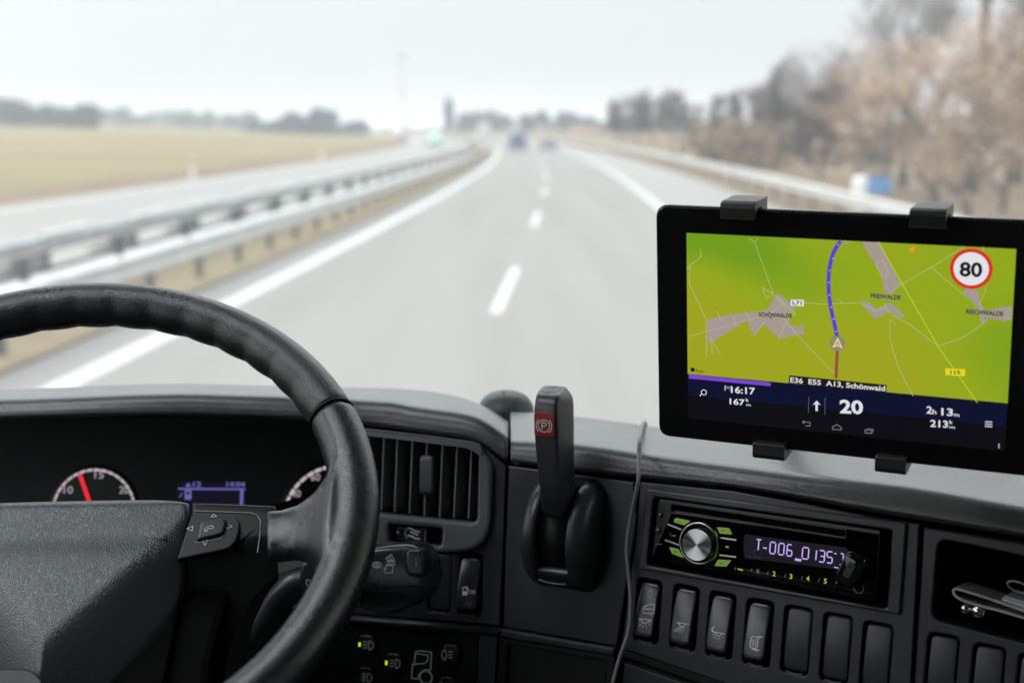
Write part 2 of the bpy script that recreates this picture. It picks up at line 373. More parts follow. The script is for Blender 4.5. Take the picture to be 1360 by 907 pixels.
# ---- crash barriers: W-beam rails on posts
def wbeam(b, lat, z0, z1, face, m, y0, y1):
    """corrugated rail: face=+1 shows its ridges to +x"""
    prof = [(0, 0), (.035, .06), (.075, .12), (.075, .3), (.01, .42), (.01, .58), (.075, .7), (.075, .88), (.035, .94), (0, 1)]
    yy = [y for y in ys if y0 < y < y1]; yy = [y0] + yy + [y1]; rows = []
    for y in yy:
        f = [Vector((X(y) + lat + face * p[0], y, z0 + (z1-z0) * p[1])) for p in prof]
        k = [Vector((X(y) + lat + face * (p[0] - .006), y, z0 + (z1-z0) * p[1])) for p in prof[::-1]]
        rows.append(f + k)
    b.loft(rows, m, closed=True, cap=True, smooth=False)
def barrier(name, lat, face, step, label, zt=.78, zb=.45, top=False, ydraw=(6, 430), mt=None):
    t = thing(name, (X(30) + lat, 30, 0), label, 'crash barrier')
    b = MB(); wbeam(b, lat, zb, zt, face, mt or M_zinc, *ydraw); b.build('rail', t)
    y = ydraw[0] + 1; n = 0
    while y < ydraw[1] and n < 44:
        b = MB(); x = X(y) + lat - face * .07
        prof = [(-.05, -.04), (.05, -.04), (.05, -.03), (-.04, -.03), (-.04, .03), (.05, .03), (.05, .04), (-.05, .04)]
        b.loft([[Vector((x + p[0], y + p[1], z)) for p in prof] for z in (-.1, zt - .04)], M_post, smooth=False)
        b.box((min(x, x + face * .07), y - .03, zb + .08), (max(x, x + face * .07) , y + .03, zt - .08), M_post)
        b.build('post', t); n += 1; y += step * (1 if y < 60 else 1.5)
    if top:
        b = MB(); L = [y for y in ys if ydraw[0] < y < ydraw[1]]
        rows = [[Vector((X(y) + lat + dx, y, z)) for dx, z in ((-.17, zt + .03), (-.17, zt + .17), (-.13, zt + .19), (.0, zt + .19), (.04, zt + .17), (.04, zt + .03))] for y in [ydraw[0]] + L + [ydraw[1]]]
        b.loft(rows, M_zincd, smooth=False); b.build('top_rail', t)
        y = ydraw[0] + 2; n = 0
        while y < 200:
            b = MB(); x = X(y) + lat
            b.box((x + .042, y, zt - .22), (x + .075, y + 2.9, zt - .02), M_white)
            b.box((x - .12, y, zt + .192), (x + .0, y + 2.2, zt + .24), M_zinc); b.build('reflector_board', t); y += 4; n += 1
    return t
barrier('crash_barrier', -4.95, 1, 2.67, 'near grey steel rail on dark posts in the dry grass beside the left edge line', .74, .39)
barrier('crash_barrier', -6.35, -1, 4, 'farther dark-topped double rail with white boards beside the opposite carriageway', .72, .42, top=True, mt=M_zincd)
barrier('crash_barrier', 8.15, -1, 4, 'grey steel rail along the hard shoulder on the right below the trees', .78, .45)

# ---- roadside posts and signs
M_black = mat('black plastic', (.03, .03, .03), .5)
M_blue = mat('blue sign sheet', (.12, .32, .64), .4, .5); M_grey = mat('grey paint', (.3, .3, .3), .5)
def delineator(x, y, label):
    t = thing('delineator_post', (x, y, rise(x, y)), label, 'road post', 'white delineator posts along the motorway edges')
    z = rise(x, y) - .1; b = MB()
    pr = [(-.1, -.02), (0, -.06), (.1, -.02), (.07, .05), (-.07, .05)]
    b.loft([[Vector((x+p[0], y+p[1], z)) for p in pr], [Vector((x+p[0]*.95, y+p[1], z+1.05)) for p in pr], [Vector((x+p[0]*.8, y+p[1], z+1.15)) for p in pr]], M_white, smooth=False); b.build('post', t)
    b = MB(); b.loft([[Vector((x+p[0]*1.04, y+p[1]*1.1, z+k+.01*p[0])) for p in pr] for k in (.8, 1.0)], M_black, smooth=False); b.build('band', t)
    b = MB(); b.box((x-.03, y-.075, z+.83), (x+.03, y-.065, z+.97), M_white); b.build('reflector', t)
delineator(X(70)-17.2, 70, 'nearest white post at the field side edge of the opposite carriageway')
delineator(X(112)-17.2, 112, 'second white post farther along the field side edge of the opposite carriageway')
delineator(at_y(908, 200, 110).x, 110, 'white post behind the right hand rail below the brown trees')
p = at_y(1163, 246, 38)
t = thing('road_sign', (p.x, 38, rise(p.x, 38)), 'small blue rectangular sign on a short post in front of the russet bushes', 'sign')
b = MB(); b.plate(Plane((p.x, 38, p.z), -3, 0), rrect(0, 0, .84, .42, .05), [], 0, .02, M_blue, .003); b.build('sign_panel', t)
b = MB(); b.tube([(p.x+.1, 38.06, rise(p.x, 38)-.2), (p.x+.1, 38.06, p.z+.2)], .03, M_grey); b.build('post', t)
p = at_y(1142, 250, 37.6)
t = thing('marker_post', (p.x, 37.6, rise(p.x, 37)), 'white rounded marker post just left of the small blue sign', 'road post')
b = MB(); z = rise(p.x, 37) - .2
b.loft([[Vector((p.x+a, 37.6+c*.5, h)) for a, c in circ(0, 0, r, 14)] for h, r in ((z, .17), (p.z-.2, .17), (p.z+.2, .2), (p.z+.29, .16), (p.z+.32, .07))], M_white); b.build('post', t)
b = MB(); b.loft([[Vector((p.x+a, 37.6+c*.5, h)) for a, c in circ(0, 0, .178, 14)] for h in (p.z-.45, p.z-.36)], M_grey); b.build('band', t)
xm = at_y(535, 120, 300).x
t = thing('lamp_mast', (xm, 300, 0), 'thin tall grey mast far off beside the opposite carriageway', 'mast')
b = MB(); b.tube([(xm, 300, -.2), (xm, 300, 17)], [.22, .1], M_grey); b.build('pole', t)
b = MB(); b.tube([(xm-.5, 300, 17), (xm+.5, 300, 17)], .2, M_grey); b.box((xm-1, 299.8, 17), (xm-.3, 300.2, 17.3), M_grey); b.box((xm+.3, 299.8, 17), (xm+1, 300.2, 17.3), M_grey); b.build('lamp_head', t)

# ---- vehicles
M_glassd = mat('dark car glass', (.02, .025, .03), .08, .7); M_tyre = mat('tyre', (.02, .02, .02), .8)
M_rim = mat('wheel rim', (.4, .4, .42), .35, .5, .8); M_red = mat('tail lamp', (.45, .02, .02), .3); M_head = mat('headlamp glass', (.75, .75, .72), .1, .8)
def vehicle(name, x, y, w_, prof, body, label, cat, glass, lampz, back=True, L=4.4, heading=0):
    """prof: side outline (y,z) front to back; glass: list of (z0,z1,inset) rear pane"""
    t = thing(name, (x, y, 0), label, cat); mb = mat(name + ' paint', body, .3, .5, coat=.5)
    sg = 1 if back else -1
    def P(a, c, z): return Vector((x + a, y + sg * c, z))
    b = MB(); rings = []
    for k, q in ((-1, .93), (-.97, .98), (-.9, 1), (.9, 1), (.97, .98), (1, .93)):
        mz = max(p[1] for p in prof)
        rings.append([P(k * w_/2 * (1 - .13 * max(0, (p[1]-.95))/max(.3, mz-.95)), (p[0]-L/2) * q + L/2, .3 + (p[1]-.3) * (.97 if abs(k) == 1 else 1)) for p in prof])
    b.loft(rings, mb, smooth=False); b.build('body', t)
    for i, (z0, z1, c0, c1, ww) in enumerate(glass):
        b = MB(); b.poly([P(-ww/2, c0, z0), P(ww/2, c0, z0), P(ww*.46, c1, z1), P(-ww*.46, c1, z1)], M_glassd); b.build('window', t)
    for sx in (-1, 1):
        for cy in (.85, L - .85):
            b = MB(); b.loft([[P(sx*(w_/2 - q), cy + a, .32 + c) for a, c in circ(0, 0, r, 18)] for q, r in ((.24, .3), (.22, .32), (.02, .32), (0, .29))], M_tyre); wh = b.build('wheel', t)
            b = MB(); b.loft([[P(sx*(w_/2 + .004), cy + a, .32 + c) for a, c in circ(0, 0, r, 14)] for r in (.2, .06)], M_rim); b.build('rim', wh)
        b = MB(); a0 = sx * (w_/2 - .24)
        b.box((x + a0 - .13, y - .02 - (0 if back else 0), lampz), (x + a0 + .13, y + .06, lampz + .2), M_red if back else M_head); b.build('tail_light' if back else 'headlight', t)
    b = MB(); b.box((x - .26, y - .03, .55), (x + .26, y + .01, .66), M_white); b.build('number_plate', t)
    return t
van = [(0, .4), (0, .95), (.12, 1.55), (.25, 1.95), (.5, 2.03), (3.2, 2.0), (3.9, 1.3), (4.7, 1.05), (4.75, .45), (4.5, .3), (.15, .3)]
car = [(0, .4), (0, .9), (.1, 1.0), (.65, 1.42), (1.2, 1.5), (2.3, 1.48), (3.1, 1.0), (4.2, .85), (4.35, .45), (4.2, .28), (.15, .28)]
vehicle('van', at_y(688, 200, 158).x, 158, 1.9, van, (.05, .10, .24), 'dark blue van seen from behind in the left lane ahead', 'van', [(1.15, 1.8, .03, .185, 1.55)], .85, L=4.75)
vehicle('car', at_y(729, 200, 165).x, 165, 1.8, car, (.16, .18, .22), 'low grey car seen from behind in the right lane, right of the blue van', 'car', [(1.03, 1.37, .12, .57, 1.4)], .72, L=4.35)
vehicle('van', at_y(578, 190, 205).x, 205, 1.9, van, (.30, .46, .38), 'pale green van coming towards us on the opposite carriageway', 'van', [(1.15, 1.8, .03, .185, 1.55)], .75, back=False, L=4.75)
truck = [(0, .6), (0, 3.6), (.08, 3.68), (9, 3.68), (9.05, 3.2), (9.9, 3.3), (10.6, 2.6), (10.9, 1.2), (10.9, .5), (9, .45), (.2, .5)]
vehicle('lorry', at_y(642, 185, 300).x, 300, 2.5, truck, (.62, .62, .62), 'white box lorry far ahead where the carriageway bends left', 'lorry', [(1.0, 1.3, -.01, -.012, 1.6)], .75, L=10.9)
vehicle('lorry', at_y(532, 182, 430).x, 430, 2.5, truck, (.62, .62, .62), 'white lorry very far off on the opposite carriageway near the mast', 'lorry', [(1.7, 2.6, -.01, -.012, 2.1)], .75, back=False, L=10.9)

# ---- trees
M_bark = mat('bark', (.14, .125, .115), .9, .2, bump=('noise', 14, .8, .03)); M_twig = mat('grey twigs', (.33, .31, .31), .9, .2, var=(1.5, .3))
M_twigb = mat('brown twigs', (.195, .165, .155), .9, .2, var=(1.5, .3))
M_rust = mat('dry russet leaves', (.40, .25, .165), .8, .2, var=(1.2, .4)); M_rust2 = mat('faded beige leaves', (.385, .275, .19), .8, .2, var=(1.2, .35))
M_ever = mat('dark evergreen', (.035, .05, .035), .8, .2, var=(1, .4))
M_wood = mat('distant wood', (.03, .042, .05), .9, .1, var=(.06, .35)); M_woodp = mat('pale distant wood', (.055, .058, .065), .9, .1, var=(.06, .3))
def grow(rng, h, spread, depth=4, lean=0, fork=.3):
    """branch skeleton: list of (points, radii, level)"""
    out = []
    def br(p, d, ln, r, lv):
        pts = [p]; rr = [r]; n = 5; q = p.copy(); dd = d.copy()
        for i in range(n):
            dd = (dd + Vector((rng.uniform(-1, 1), rng.uniform(-1, 1), rng.uniform(-.3, .8))) * (.10 + .06 * lv)).normalized()
            q = q + dd * ln / n; pts.append(q.copy()); rr.append(r * (1 - .8 * (i + 1) / n) + .003)
        out.append((pts, rr, lv))
        if lv < depth:
            k = {0: 9, 1: 6, 2: 5, 3: 4}.get(lv, 3)
            for j in range(k):
                f = fork + (1 - fork) * (j + rng.random()) / k if lv == 0 else .2 + .8 * (j + rng.random()) / k
                i = min(n - 1, int(f * n)); s = pts[i].lerp(pts[i+1], f * n - i)
                a = rng.uniform(0, 6.283); side = Vector((math.cos(a), math.sin(a), 0))
                base = (pts[i+1] - pts[i]).normalized(); el = rng.uniform(.5, 1.0) * spread
                nd = (base + (side - base * side.dot(base)) * el * 1.4 + Vector((0, 0, .2))).normalized()
                br(s, nd, ln * rng.uniform(.42, .62) * (1.15 - .5 * f if lv == 0 else 1), rr[i] * .55, lv + 1)
    br(Vector((0, 0, -.2)), Vector((lean, 0, 1)).normalized(), h * .8, h * .024, 0)
    return out
def bare_tree(seed, h, spread, mt, label, group=None, twigs=1600, leaves=0, ml=None, depth=4, fork=.28, lean=0, leafsize=.16, tw=.018):
    rng = random.Random(seed); sk = grow(rng, h, spread, depth, lean, fork)
    t = thing('leafy_tree' if leaves else 'bare_tree', (0, 0, 0), label, 'tree', group)
    b = MB(); b.tube(sk[0][0], sk[0][1], M_bark, 8); b.build('trunk', t)
    b = MB(); ends = []
    for pts, rr, lv in sk[1:]:
        if lv <= 2: b.tube(pts, [q * (1.5 if leaves else 1) for q in rr], M_bark if lv == 1 or leaves else mt, 5 if lv == 1 else 3, cap=False)
        if lv >= 2: ends.append(pts)
    for i in range(twigs):
        pts = rng.choice(ends); k = rng.randrange(5); p = pts[k].lerp(pts[k+1], rng.random())
        d = (pts[k+1]-pts[k]).normalized() + Vector((rng.gauss(0, .5), rng.gauss(0, .5), rng.gauss(.15, .4))); ln = rng.uniform(.3, .9) * h / 9
        s = d.orthogonal().normalized() * tw * h / 9; d = d.normalized() * ln; m_ = p + d * .5 + Vector((rng.gauss(0, .06), rng.gauss(0, .06), 0))
        b.add([p - s, p + s, m_ + s * .7, p + d, m_ - s * .7], [(0, 1, 2, 4), (4, 2, 3)], mt)
    b.build('branches' if leaves else 'crown', t)
    if leaves:
        b = MB()
        for i in range(leaves):
            pts = rng.choice(ends); k = rng.randrange(5)
            p = pts[k].lerp(pts[k+1], rng.random()) + Vector((rng.gauss(0, .22), rng.gauss(0, .22), rng.gauss(0, .2)))
            u = Vector((rng.gauss(0, 1), rng.gauss(0, 1), rng.gauss(0, 1))).normalized() * leafsize * rng.uniform(.5, 1.2); v = u.orthogonal().normalized() * leafsize * .5
            b.add([p - u, p - v, p + u, p + v], [(0, 1, 2, 3)], ml if rng.random() < .6 else (M_rust2 if ml is M_rust else ml))
        b.build('crown', t)
    return t
def put(proto, px, py, y, sc_, label, first=[None], rz=0, group=None):
    """stand a tree whose foot is at distance y in the picture column px"""
    x = at_y(px, py, y).x; loc = (x, y, rise(x, y))
    if proto.get('used'): return copy_tree(proto, loc, rz, sc_, label, group)
    proto.location = loc; proto.rotation_euler = (0, 0, rz); proto.scale = (sc_,)*3; proto['label'] = label; proto['used'] = 1
    if group: proto['group'] = group
    return proto
A = bare_tree(3, 9, .9, M_twig, '-', twigs=3000, tw=.013)
B_ = bare_tree(11, 9, 1.15, M_twigb, '-', twigs=12000, fork=.15, tw=.045)
Cc = bare_tree(21, 8, 1.2, M_twigb, '-', twigs=900, leaves=3000, leafsize=.115, ml=M_rust, fork=.08)
Dd = bare_tree(33, 7, 1.35, M_twigb, '-', twigs=900, leaves=2900, leafsize=.115, ml=M_rust2, fork=.05)
Ee = bare_tree(5, 12, .8, M_twig, '-', twigs=3600, depth=3, fork=.35, lean=.12)
# the russet thicket on the right
RG = 'russet trees behind the right hand rail'
put(Cc, 1245, 200, 46, .70, 'tallest russet leaved tree, its top in front of the grey twigs', rz=1, group=RG)
put(Cc, 1335, 200, 42, .55, 'russet tree at the right edge of the view above the tablet corner', rz=3, group=RG)
put(Dd, 1180, 200, 52, .72, 'russet bushy tree directly above the small blue sign', rz=0, group=RG)
put(Dd, 1290, 200, 37, .55, 'low beige leaved bush in front of the tallest russet tree', rz=2, group=RG)
put(Dd, 1138, 200, 66, .74, 'beige bushy tree between the grey twiggy trees and the blue sign', rz=4, group=RG)
put(Cc, 1395, 200, 50, .78, 'russet tree mostly cut off by the right edge of the view', rz=5, group=RG)
GG = 'bare grey trees on the right'
put(Ee, 1290, 200, 52, 1.25, 'bare forked tree rising above the russet leaves at the right', rz=.6, group=GG)
put(A, 1200, 200, 58, .95, 'tall fine twigged grey tree behind the russet tree above the blue sign', rz=2, group=GG)
put(A, 1352, 200, 56, 1.2, 'tall grey tree behind the russet trees at the right edge of the view', rz=3.3, group=GG)
put(A, 1078, 200, 88, .74, 'grey twiggy tree standing against the sky left of the russet thicket', rz=1.2, group=GG)
put(A, 1112, 200, 82, .74, 'grey twiggy tree touching the left side of the russet thicket', rz=5, group=GG)
put(B_, 1050, 200, 110, .66, 'dark low tree in front of the gap left of the grey twiggy tree', rz=0, group=GG)
put(B_, 1090, 200, 70, .45, 'dark brown bush below the grey twiggy tree', rz=3, group=GG)
put(B_, 1005, 200, 150, .62, 'brown round tree midway between the dark brown grove and the grey trees', rz=1, group=GG)
put(B_, 962, 200, 165, .58, 'smaller brown tree just right of the dark brown grove', rz=2.5, group=GG)
put(B_, 1030, 200, 130, .5, 'low brown bush at the foot of the grey trees', rz=4, group=GG)
BG = 'dark brown grove beyond the bend'
for i, (px, y, s, lb) in enumerate([(822, 225, .64, 'leftmost tree of the dark brown grove right of the two cars'), (845, 215, .72, 'second and tallest tree from the left in the dark brown grove'), (868, 220, .66, 'middle tree of the dark brown grove'),
        (893, 210, .72, 'tree of the dark brown grove with the highest right shoulder'), (918, 222, .55, 'low tree at the right end of the dark brown grove')]):
    put(B_, px, 200, y, s, lb, rz=i * 1.3, group=BG)
# tall narrow poplar
def poplar():
    rng = random.Random(4); t = thing('poplar_tree', (0, 0, 0), 'narrow dark column shaped tree standing alone left of the bend', 'tree')
    b = MB(); b.tube([(0, 0, -.3), (0, 0, 7), (.1, 0, 15)], [.35, .25, .04], M_bark, 8); b.build('trunk', t)
    b = MB()
    for i in range(3800):
        z = rng.uniform(1.2, 15.6); f = min(1, (z-1)/3) * min(1, (16 - z)/4) ** .6 * 1.0
        r = 2.4 * f * math.sqrt(rng.random()) ; a = rng.uniform(0, 6.283); p = Vector((r*math.cos(a), r*math.sin(a), z + rng.gauss(0, .2)))
        u = Vector((rng.gauss(0, .5), rng.gauss(0, .5), 1)).normalized() * .4; v = u.orthogonal().normalized() * .14
        b.add([p-u, p-v, p+u, p+v], [(0, 1, 2, 3)], M_ever)
    b.build('crown', t); return t
pp = poplar(); x = at_y(596, 190, 640).x; pp.location = (x, 640, rise(x, 640) - .2)
# far woods that read as one mass each
def wood(name, x0, x1, y, h, m, dens, seed, label, base=0):
    rng = random.Random(seed); b = MB(); n = int((x1-x0) * dens)
    xs = [(x0 + (x1-x0) * rng.random(), rng.uniform(.6, 1.05) * h, rng.uniform(.35, .6) * h) for _ in range(max(6, int((x1-x0)/h*2.2)))]
    for i in range(n):
        cx_, hh, ww = rng.choice(xs); z = rng.uniform(0, 1); r = ww * math.sin(math.pi * min(1, z * .8 + .2)) ** .5 * rng.gauss(0, .5)
        X_ = cx_ + r; Y_ = y + rng.uniform(-12, 12); Z = rise(X_, y) + base + z * hh
        p = Vector((X_, Y_, Z)); u = Vector((rng.gauss(0, 1), rng.gauss(0, .4), rng.gauss(0, 1))).normalized() * h * .13; v = u.orthogonal().normalized() * h * .08
        b.add([p-u, p-v, p+u, p+v], [(0, 1, 2, 3)], m)
    return tag(b.build(name), label, 'wood', kind='stuff')
def W(px0, px1, ytop, y, m, dens, seed, label, over=None):
    x0, x1 = at_y(px0, 170, y).x, at_y(px1, 170, y).x; xm_ = (x0 + x1) / 2
    zt = at_y((px0+px1)/2, ytop, y).z; h = max(3, zt - rise(xm_, y)); wood('far_wood', x0, x1, y, h, m, dens, seed, label)
W(-60, 70, 133, 520, M_wood, 55, 1, 'dark far wood at the left edge beyond the field')
W(66, 118, 140, 500, M_wood, 75, 2, 'dark round end of the far wood just left of the pale woods')
W(110, 345, 146, 900, M_wood, 22, 3, 'pale low far woods on the horizon beyond the field')
W(330, 490, 158, 620, M_wood, 55, 4, 'low grey hedge line far beyond the field left of the mast')
W(388, 442, 145, 560, M_wood, 70, 5, 'dark round clump of far trees above the hedge line left of the mast')
W(470, 620, 166, 1300, M_wood, 16, 6, 'flat blue grey far wood line behind the mast')
W(612, 705, 147, 700, M_wood, 60, 7, 'grey far wood just right of the column shaped tree')
W(690, 830, 149, 640, M_wood, 60, 8, 'grey far wood above the two cars')
W(700, 830, 172, 520, M_rust2, 20, 9, 'low pale brown scrub beyond the bend above the two cars')
W(800, 1060, 160, 420, M_wood, 60, 10, 'blue grey far wood seen behind the small brown trees on the right')
W(930, 1400, 190, 95, M_verge, 60, 12, 'low brown brambles along the foot of the right hand trees')
# haze
hz = MB(); hz.box((-4700, -260, -1.6), (4700, 7600, 26), M_white); ho = hz.build('haze'); tag(ho, 'thin pale winter haze over the whole landscape', 'haze', kind='stuff')
mh = bpy.data.materials.new('haze'); mh.use_nodes = True; N = mh.node_tree.nodes; N.clear()
v = N.new('ShaderNodeVolumePrincipled'); v.inputs['Color'].default_value = (.9, .94, 1, 1); v.inputs['Density'].default_value = .00042; v.inputs['Anisotropy'].default_value = .2
oo = N.new('ShaderNodeOutputMaterial'); mh.node_tree.links.new(v.outputs[0], oo.inputs['Volume']); ho.data.materials.clear(); ho.data.materials.append(mh)
# ================================================================== INSIDE THE CAB
M_leather = mat('grained black leather', (.018, .021, .023), .30, 1.0, bump=('leather', 600, .6, .0002))
M_pad = mat('grained dash skin', (.022, .026, .029), .34, 1.0, bump=('leather', 560, .8, .00022), coat=.7, coatr=.26)
M_hub = mat('grained hub cover', (.034, .044, .050), .34, 1.0, bump=('leather', 520, .8, .00016))
M_grip = mat('smooth rim leather', (.017, .020, .022), .27, 1.0, bump=('leather', 750, .5, .00012))
M_pl = mat('charcoal plastic', (.026, .031, .034), .36, .8, bump=('noise', 1800, .3, .00005))
M_plg = mat('slate grey plastic', (.13, .15, .157), .42, .5, bump=('noise', 1800, .3, .00005))
M_pld = mat('black plastic trim', (.007, .0075, .008), .42, .5, bump=('noise', 1800, .3, .00005))
M_slat = mat('grey slat plastic', (.20, .21, .21), .4, .5, bump=('noise', 1800, .3, .00005))
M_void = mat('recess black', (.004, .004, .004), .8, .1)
M_gloss = mat('gloss black', (.008, .008, .009), .08, .6)
M_satin = mat('satin black', (.016, .017, .018), .28, .5, var=(60, .3))
M_switch = mat('switch plastic', (.022, .026, .029), .26, 1.0, bump=('noise', 2500, .3, .00003))
M_print = mat('white print', (.85, .86, .86), .6, .3); M_printd = mat('grey print', (.36, .38, .38), .6, .3)
M_chrome = mat('chrome', (.75, .76, .78), .12, .5, 1); M_alu = mat('brushed aluminium', (.62, .63, .65), .25, .5, 1)
M_redp = mat('red enamel', (.33, .022, .028), .35, .5); M_cab = mat('cab lining', (.21, .22, .225), .9, .2, var=(3, .1))
M_cable = mat('grey cable', (.34, .36, .37), .4, .5); M_strip = mat('dull metal strip', (.42, .41, .38), .4, .5, .4, var=(40, .2))

C = Plane(CAM + Vector((.1168, 1.1117, -.2919)), 32, 8.2)
B = Plane(C.pt(*C.loc(846, 650)), 25, 8)
A = Plane(B.pt(*B.loc(673, 620)), 19, 8.5)
K = Plane(at_y(200, 640, 1.40), 3, 16)
T = Plane(CAM + Vector((.12102, .99167, -.07085)), 25.03, -7.70, .98)
Wp = Plane(CAM + Vector((-.323, .989, -.269)), -4.8, 52.4)
R1 = crop(470, 540, .19838); R2 = crop(380, 690, .23923); R3 = crop(620, 490, .36364); R4 = crop(840, 640, .27206)
R5 = crop(820, 740, .27941); R6 = crop(1160, 660, .27248); R7 = crop(640, 760, .16212)
T4 = crop(860, 240, .36765); T5 = crop(860, 440, .36765); S8 = crop(220, 640, .29441)
Q1 = crop(850, 650, .13235); Q2 = crop(1020, 680, .13235); Q3 = crop(1250, 750, .0992); Q4 = crop(460, 700, .1433)
Q5 = crop(680, 500, .12128); Q6 = crop(60, 600, .29412); Q8 = crop(450, 810, .16912)
def interp(L, x):
    if x <= L[0][0]: return L[0][1]
    for (x0, y0), (x1, y1) in zip(L, L[1:]):
        if x <= x1: return y0 + (y1-y0) * (x-x0) / (x1-x0)
    return L[-1][1]

# ---------------- cab shell round the driver's place
cab = thing('truck_cab', (0, .4, 1.0), 'truck cab with a wide windscreen looking out over the motorway', 'truck cab')
def cabbox(name, lo, hi, m=M_cab):
    b = MB(); b.box((lo[0], lo[1], EYE + lo[2]), (hi[0], hi[1], EYE + hi[2]), m); return b.build(name, cab)
b = MB()      # roof with an added opening, out of view, to light wheel and hub
for lo, hi in (((-1.25, -1.2), (1.35, .45)), ((-1.25, 1.15), (1.35, 1.86)), ((-1.25, .45), (-1.05, 1.15)), ((-.36, .45), (1.35, 1.15))):
    b.box((lo[0], lo[1], EYE + .72), (hi[0], hi[1], EYE + .80), M_cab)
b.build('roof', cab)
cabbox('rear_wall', (-1.25, -1.28, -1.4), (1.35, -1.2, .8))
cabbox('floor', (-1.25, -1.2, -1.45), (1.35, 1.86, -1.38), M_pld)
cabbox('front_wall', (-1.25, 1.80, -1.38), (1.35, 1.86, -.46), M_pld)
for x0, x1, yw in ((-1.25, -1.18, -.55), (1.28, 1.35, .55)):
    b = MB()
    for lo, hi in (((x0, -1.2, -1.38), (x1, 1.80, -.36)), ((x0, -1.2, .5), (x1, 1.80, .72)), ((x0, -1.2, -.36), (x1, yw, .5)), ((x0, 1.6, -.36), (x1, 1.80, .5))):
        b.box((lo[0], lo[1], EYE + lo[2]), (hi[0], hi[1], EYE + hi[2]), M_cab)
    b.build('door', cab)
mg = bpy.data.materials.new('windscreen glass'); mg.use_nodes = True; N = mg.node_tree.nodes; N.clear(); L_ = mg.node_tree.links
tb = N.new('ShaderNodeBsdfTransparent'); tb.inputs[0].default_value = (.97, .985, .98, 1); gb = N.new('ShaderNodeBsdfGlossy'); gb.inputs['Roughness'].default_value = .02
fr = N.new('ShaderNodeFresnel'); fr.inputs[0].default_value = 1.25; ms = N.new('ShaderNodeMixShader'); oo = N.new('ShaderNodeOutputMaterial')
L_.new(fr.outputs[0], ms.inputs[0]); L_.new(tb.outputs[0], ms.inputs[1]); L_.new(gb.outputs[0], ms.inputs[2]); # thin dust film, put in to imitate the pale glare veil
tl_ = N.new('ShaderNodeBsdfTranslucent'); tl_.inputs[0].default_value = (.9, .92, .95, 1); m2_ = N.new('ShaderNodeMixShader'); m2_.inputs[0].default_value = .05
L_.new(ms.outputs[0], m2_.inputs[1]); L_.new(tl_.outputs[0], m2_.inputs[2]); L_.new(m2_.outputs[0], oo.inputs[0])
ws = cabbox('windscreen', (-1.245, 1.822, -.455), (1.345, 1.828, .715), mg)
for i, (px, py, r) in enumerate([(1214, 215, .0012), (1001, 213, .0009), (1024, 212, .001), (1305, 198, .0007), (1341, 200, .0009), (700, 612, .0005)][:5]):
    b = MB(); c = at_y(px, py, 1.8205); b.tube([c, c + Vector((0, .002, 0))], r, M_print, 7); b.build('stone_chip', ws)
b = MB(); b.tube(smooth_pts([at_y(x, y, 1.8205) for x, y in ((893, 152), (900, 168), (905, 188), (909, 206))], 5), .0004, M_printd, 4); b.build('scratch', ws)

# ---------------- dashboard
dash = thing('dashboard', (.1, 1.25, EYE - .6), 'dark grained truck dashboard curving round the driver under the windscreen', 'dashboard')
seamA = [(-400, 556), (0, 556), (120, 552), (250, 551), (416, 557), (486, 564), (520, 568), (569, 575), (629, 583), (648, 595), (675, 616)]
crestA = [(-400, 535), (0, 532), (229, 522.5), (405, 528), (520, 534), (549, 541), (600, 547), (633, 553), (656, 566), (676, 583)]
backA = [(-400, 524), (0, 519), (120, 513), (229, 510), (398, 515), (520, 517), (570, 521), (610, 529), (640, 540), (660, 552), (676, 566)]
seamB = [(677, 613), (765, 626), (846, 634), (973, 645), (1069, 662), (1160, 680), (1225, 690), (1360, 712), (1500, 738)]
crestB = [(677, 586), (765, 590), (824, 599), (880, 608), (1000, 623), (1069, 633), (1161, 642), (1211, 648), (1360, 675), (1500, 700)]
backB = [(677, 548), (711, 550), (769, 555.5), (860, 567), (880, 571), (1000, 586), (1200, 602), (1360, 622), (1500, 640)]
yA = A.y_at(486, 564)
def seam_pt(px, py):
    if px < 486: return at_y(px, py, yA)
    if px <= 676: return A.pt(*A.loc(px, py))
    if px < 846: return B.pt(*B.loc(px, py))
    return C.pt(*C.loc(px, py))
def ism(L, x, w_=14):
    if x > 720 or x < 520: w_ = 45
    elif 688 < x <= 720: w_ = 20
    elif x > 676: w_ = 0
    return (interp(L, x - w_) + 2 * interp(L, x - w_/2) + 3 * interp(L, x) + 2 * interp(L, x + w_/2) + interp(L, x + w_)) / 9
def pad(name, S, Cr, Bk, xs, m=M_pad, inset=(0, 0, 0)):
    rows = []
    for x in xs:
        s = seam_pt(x, ism(S, x)); c = at_y(x, ism(Cr, x), s.y + .007); bk = at_z(x, ism(Bk, x), c.z - EYE - .0005)
        if bk.y < c.y + .02: bk = c + (bk - c) * (.02 / max(.004, bk.y - c.y))
        e0 = c + (s - c) * .55; e1 = c + (bk - c) * min(.3, .012 / (bk - c).length)
        r = [s + Vector((0, .03, -.0005)), s + Vector((0, .003, -.001)), s, s.lerp(e0, .5) + Vector((0, -.002, 0))]
        for q in range(8): t = q / 7; r.append(e0*(1-t)**2 + c*2*t*(1-t) + e1*t*t)
        r += [e1.lerp(bk, .35), e1.lerp(bk, .7), bk, bk + Vector((0, .05, -.008)), bk + Vector((0, .12, -.035)), bk + Vector((0, .42, -.14)), bk + Vector((0, .42, -.16)), bk + Vector((0, .12, -.045)), s + Vector((0, .05, .004))]
        r = [p + Vector(inset) for p in r]
        rows.append(r)
    if name == 'top_pad':      # the pad runs on to the passenger door
        for k in range(1, 7): rows.append([p + Vector((.11 * k, -.012 * k + .003 * k * k, -.001 * k)) for p in rows[len(xs) - 1]])
    b = MB(); b.loft(rows, m); return b.build(name, dash)
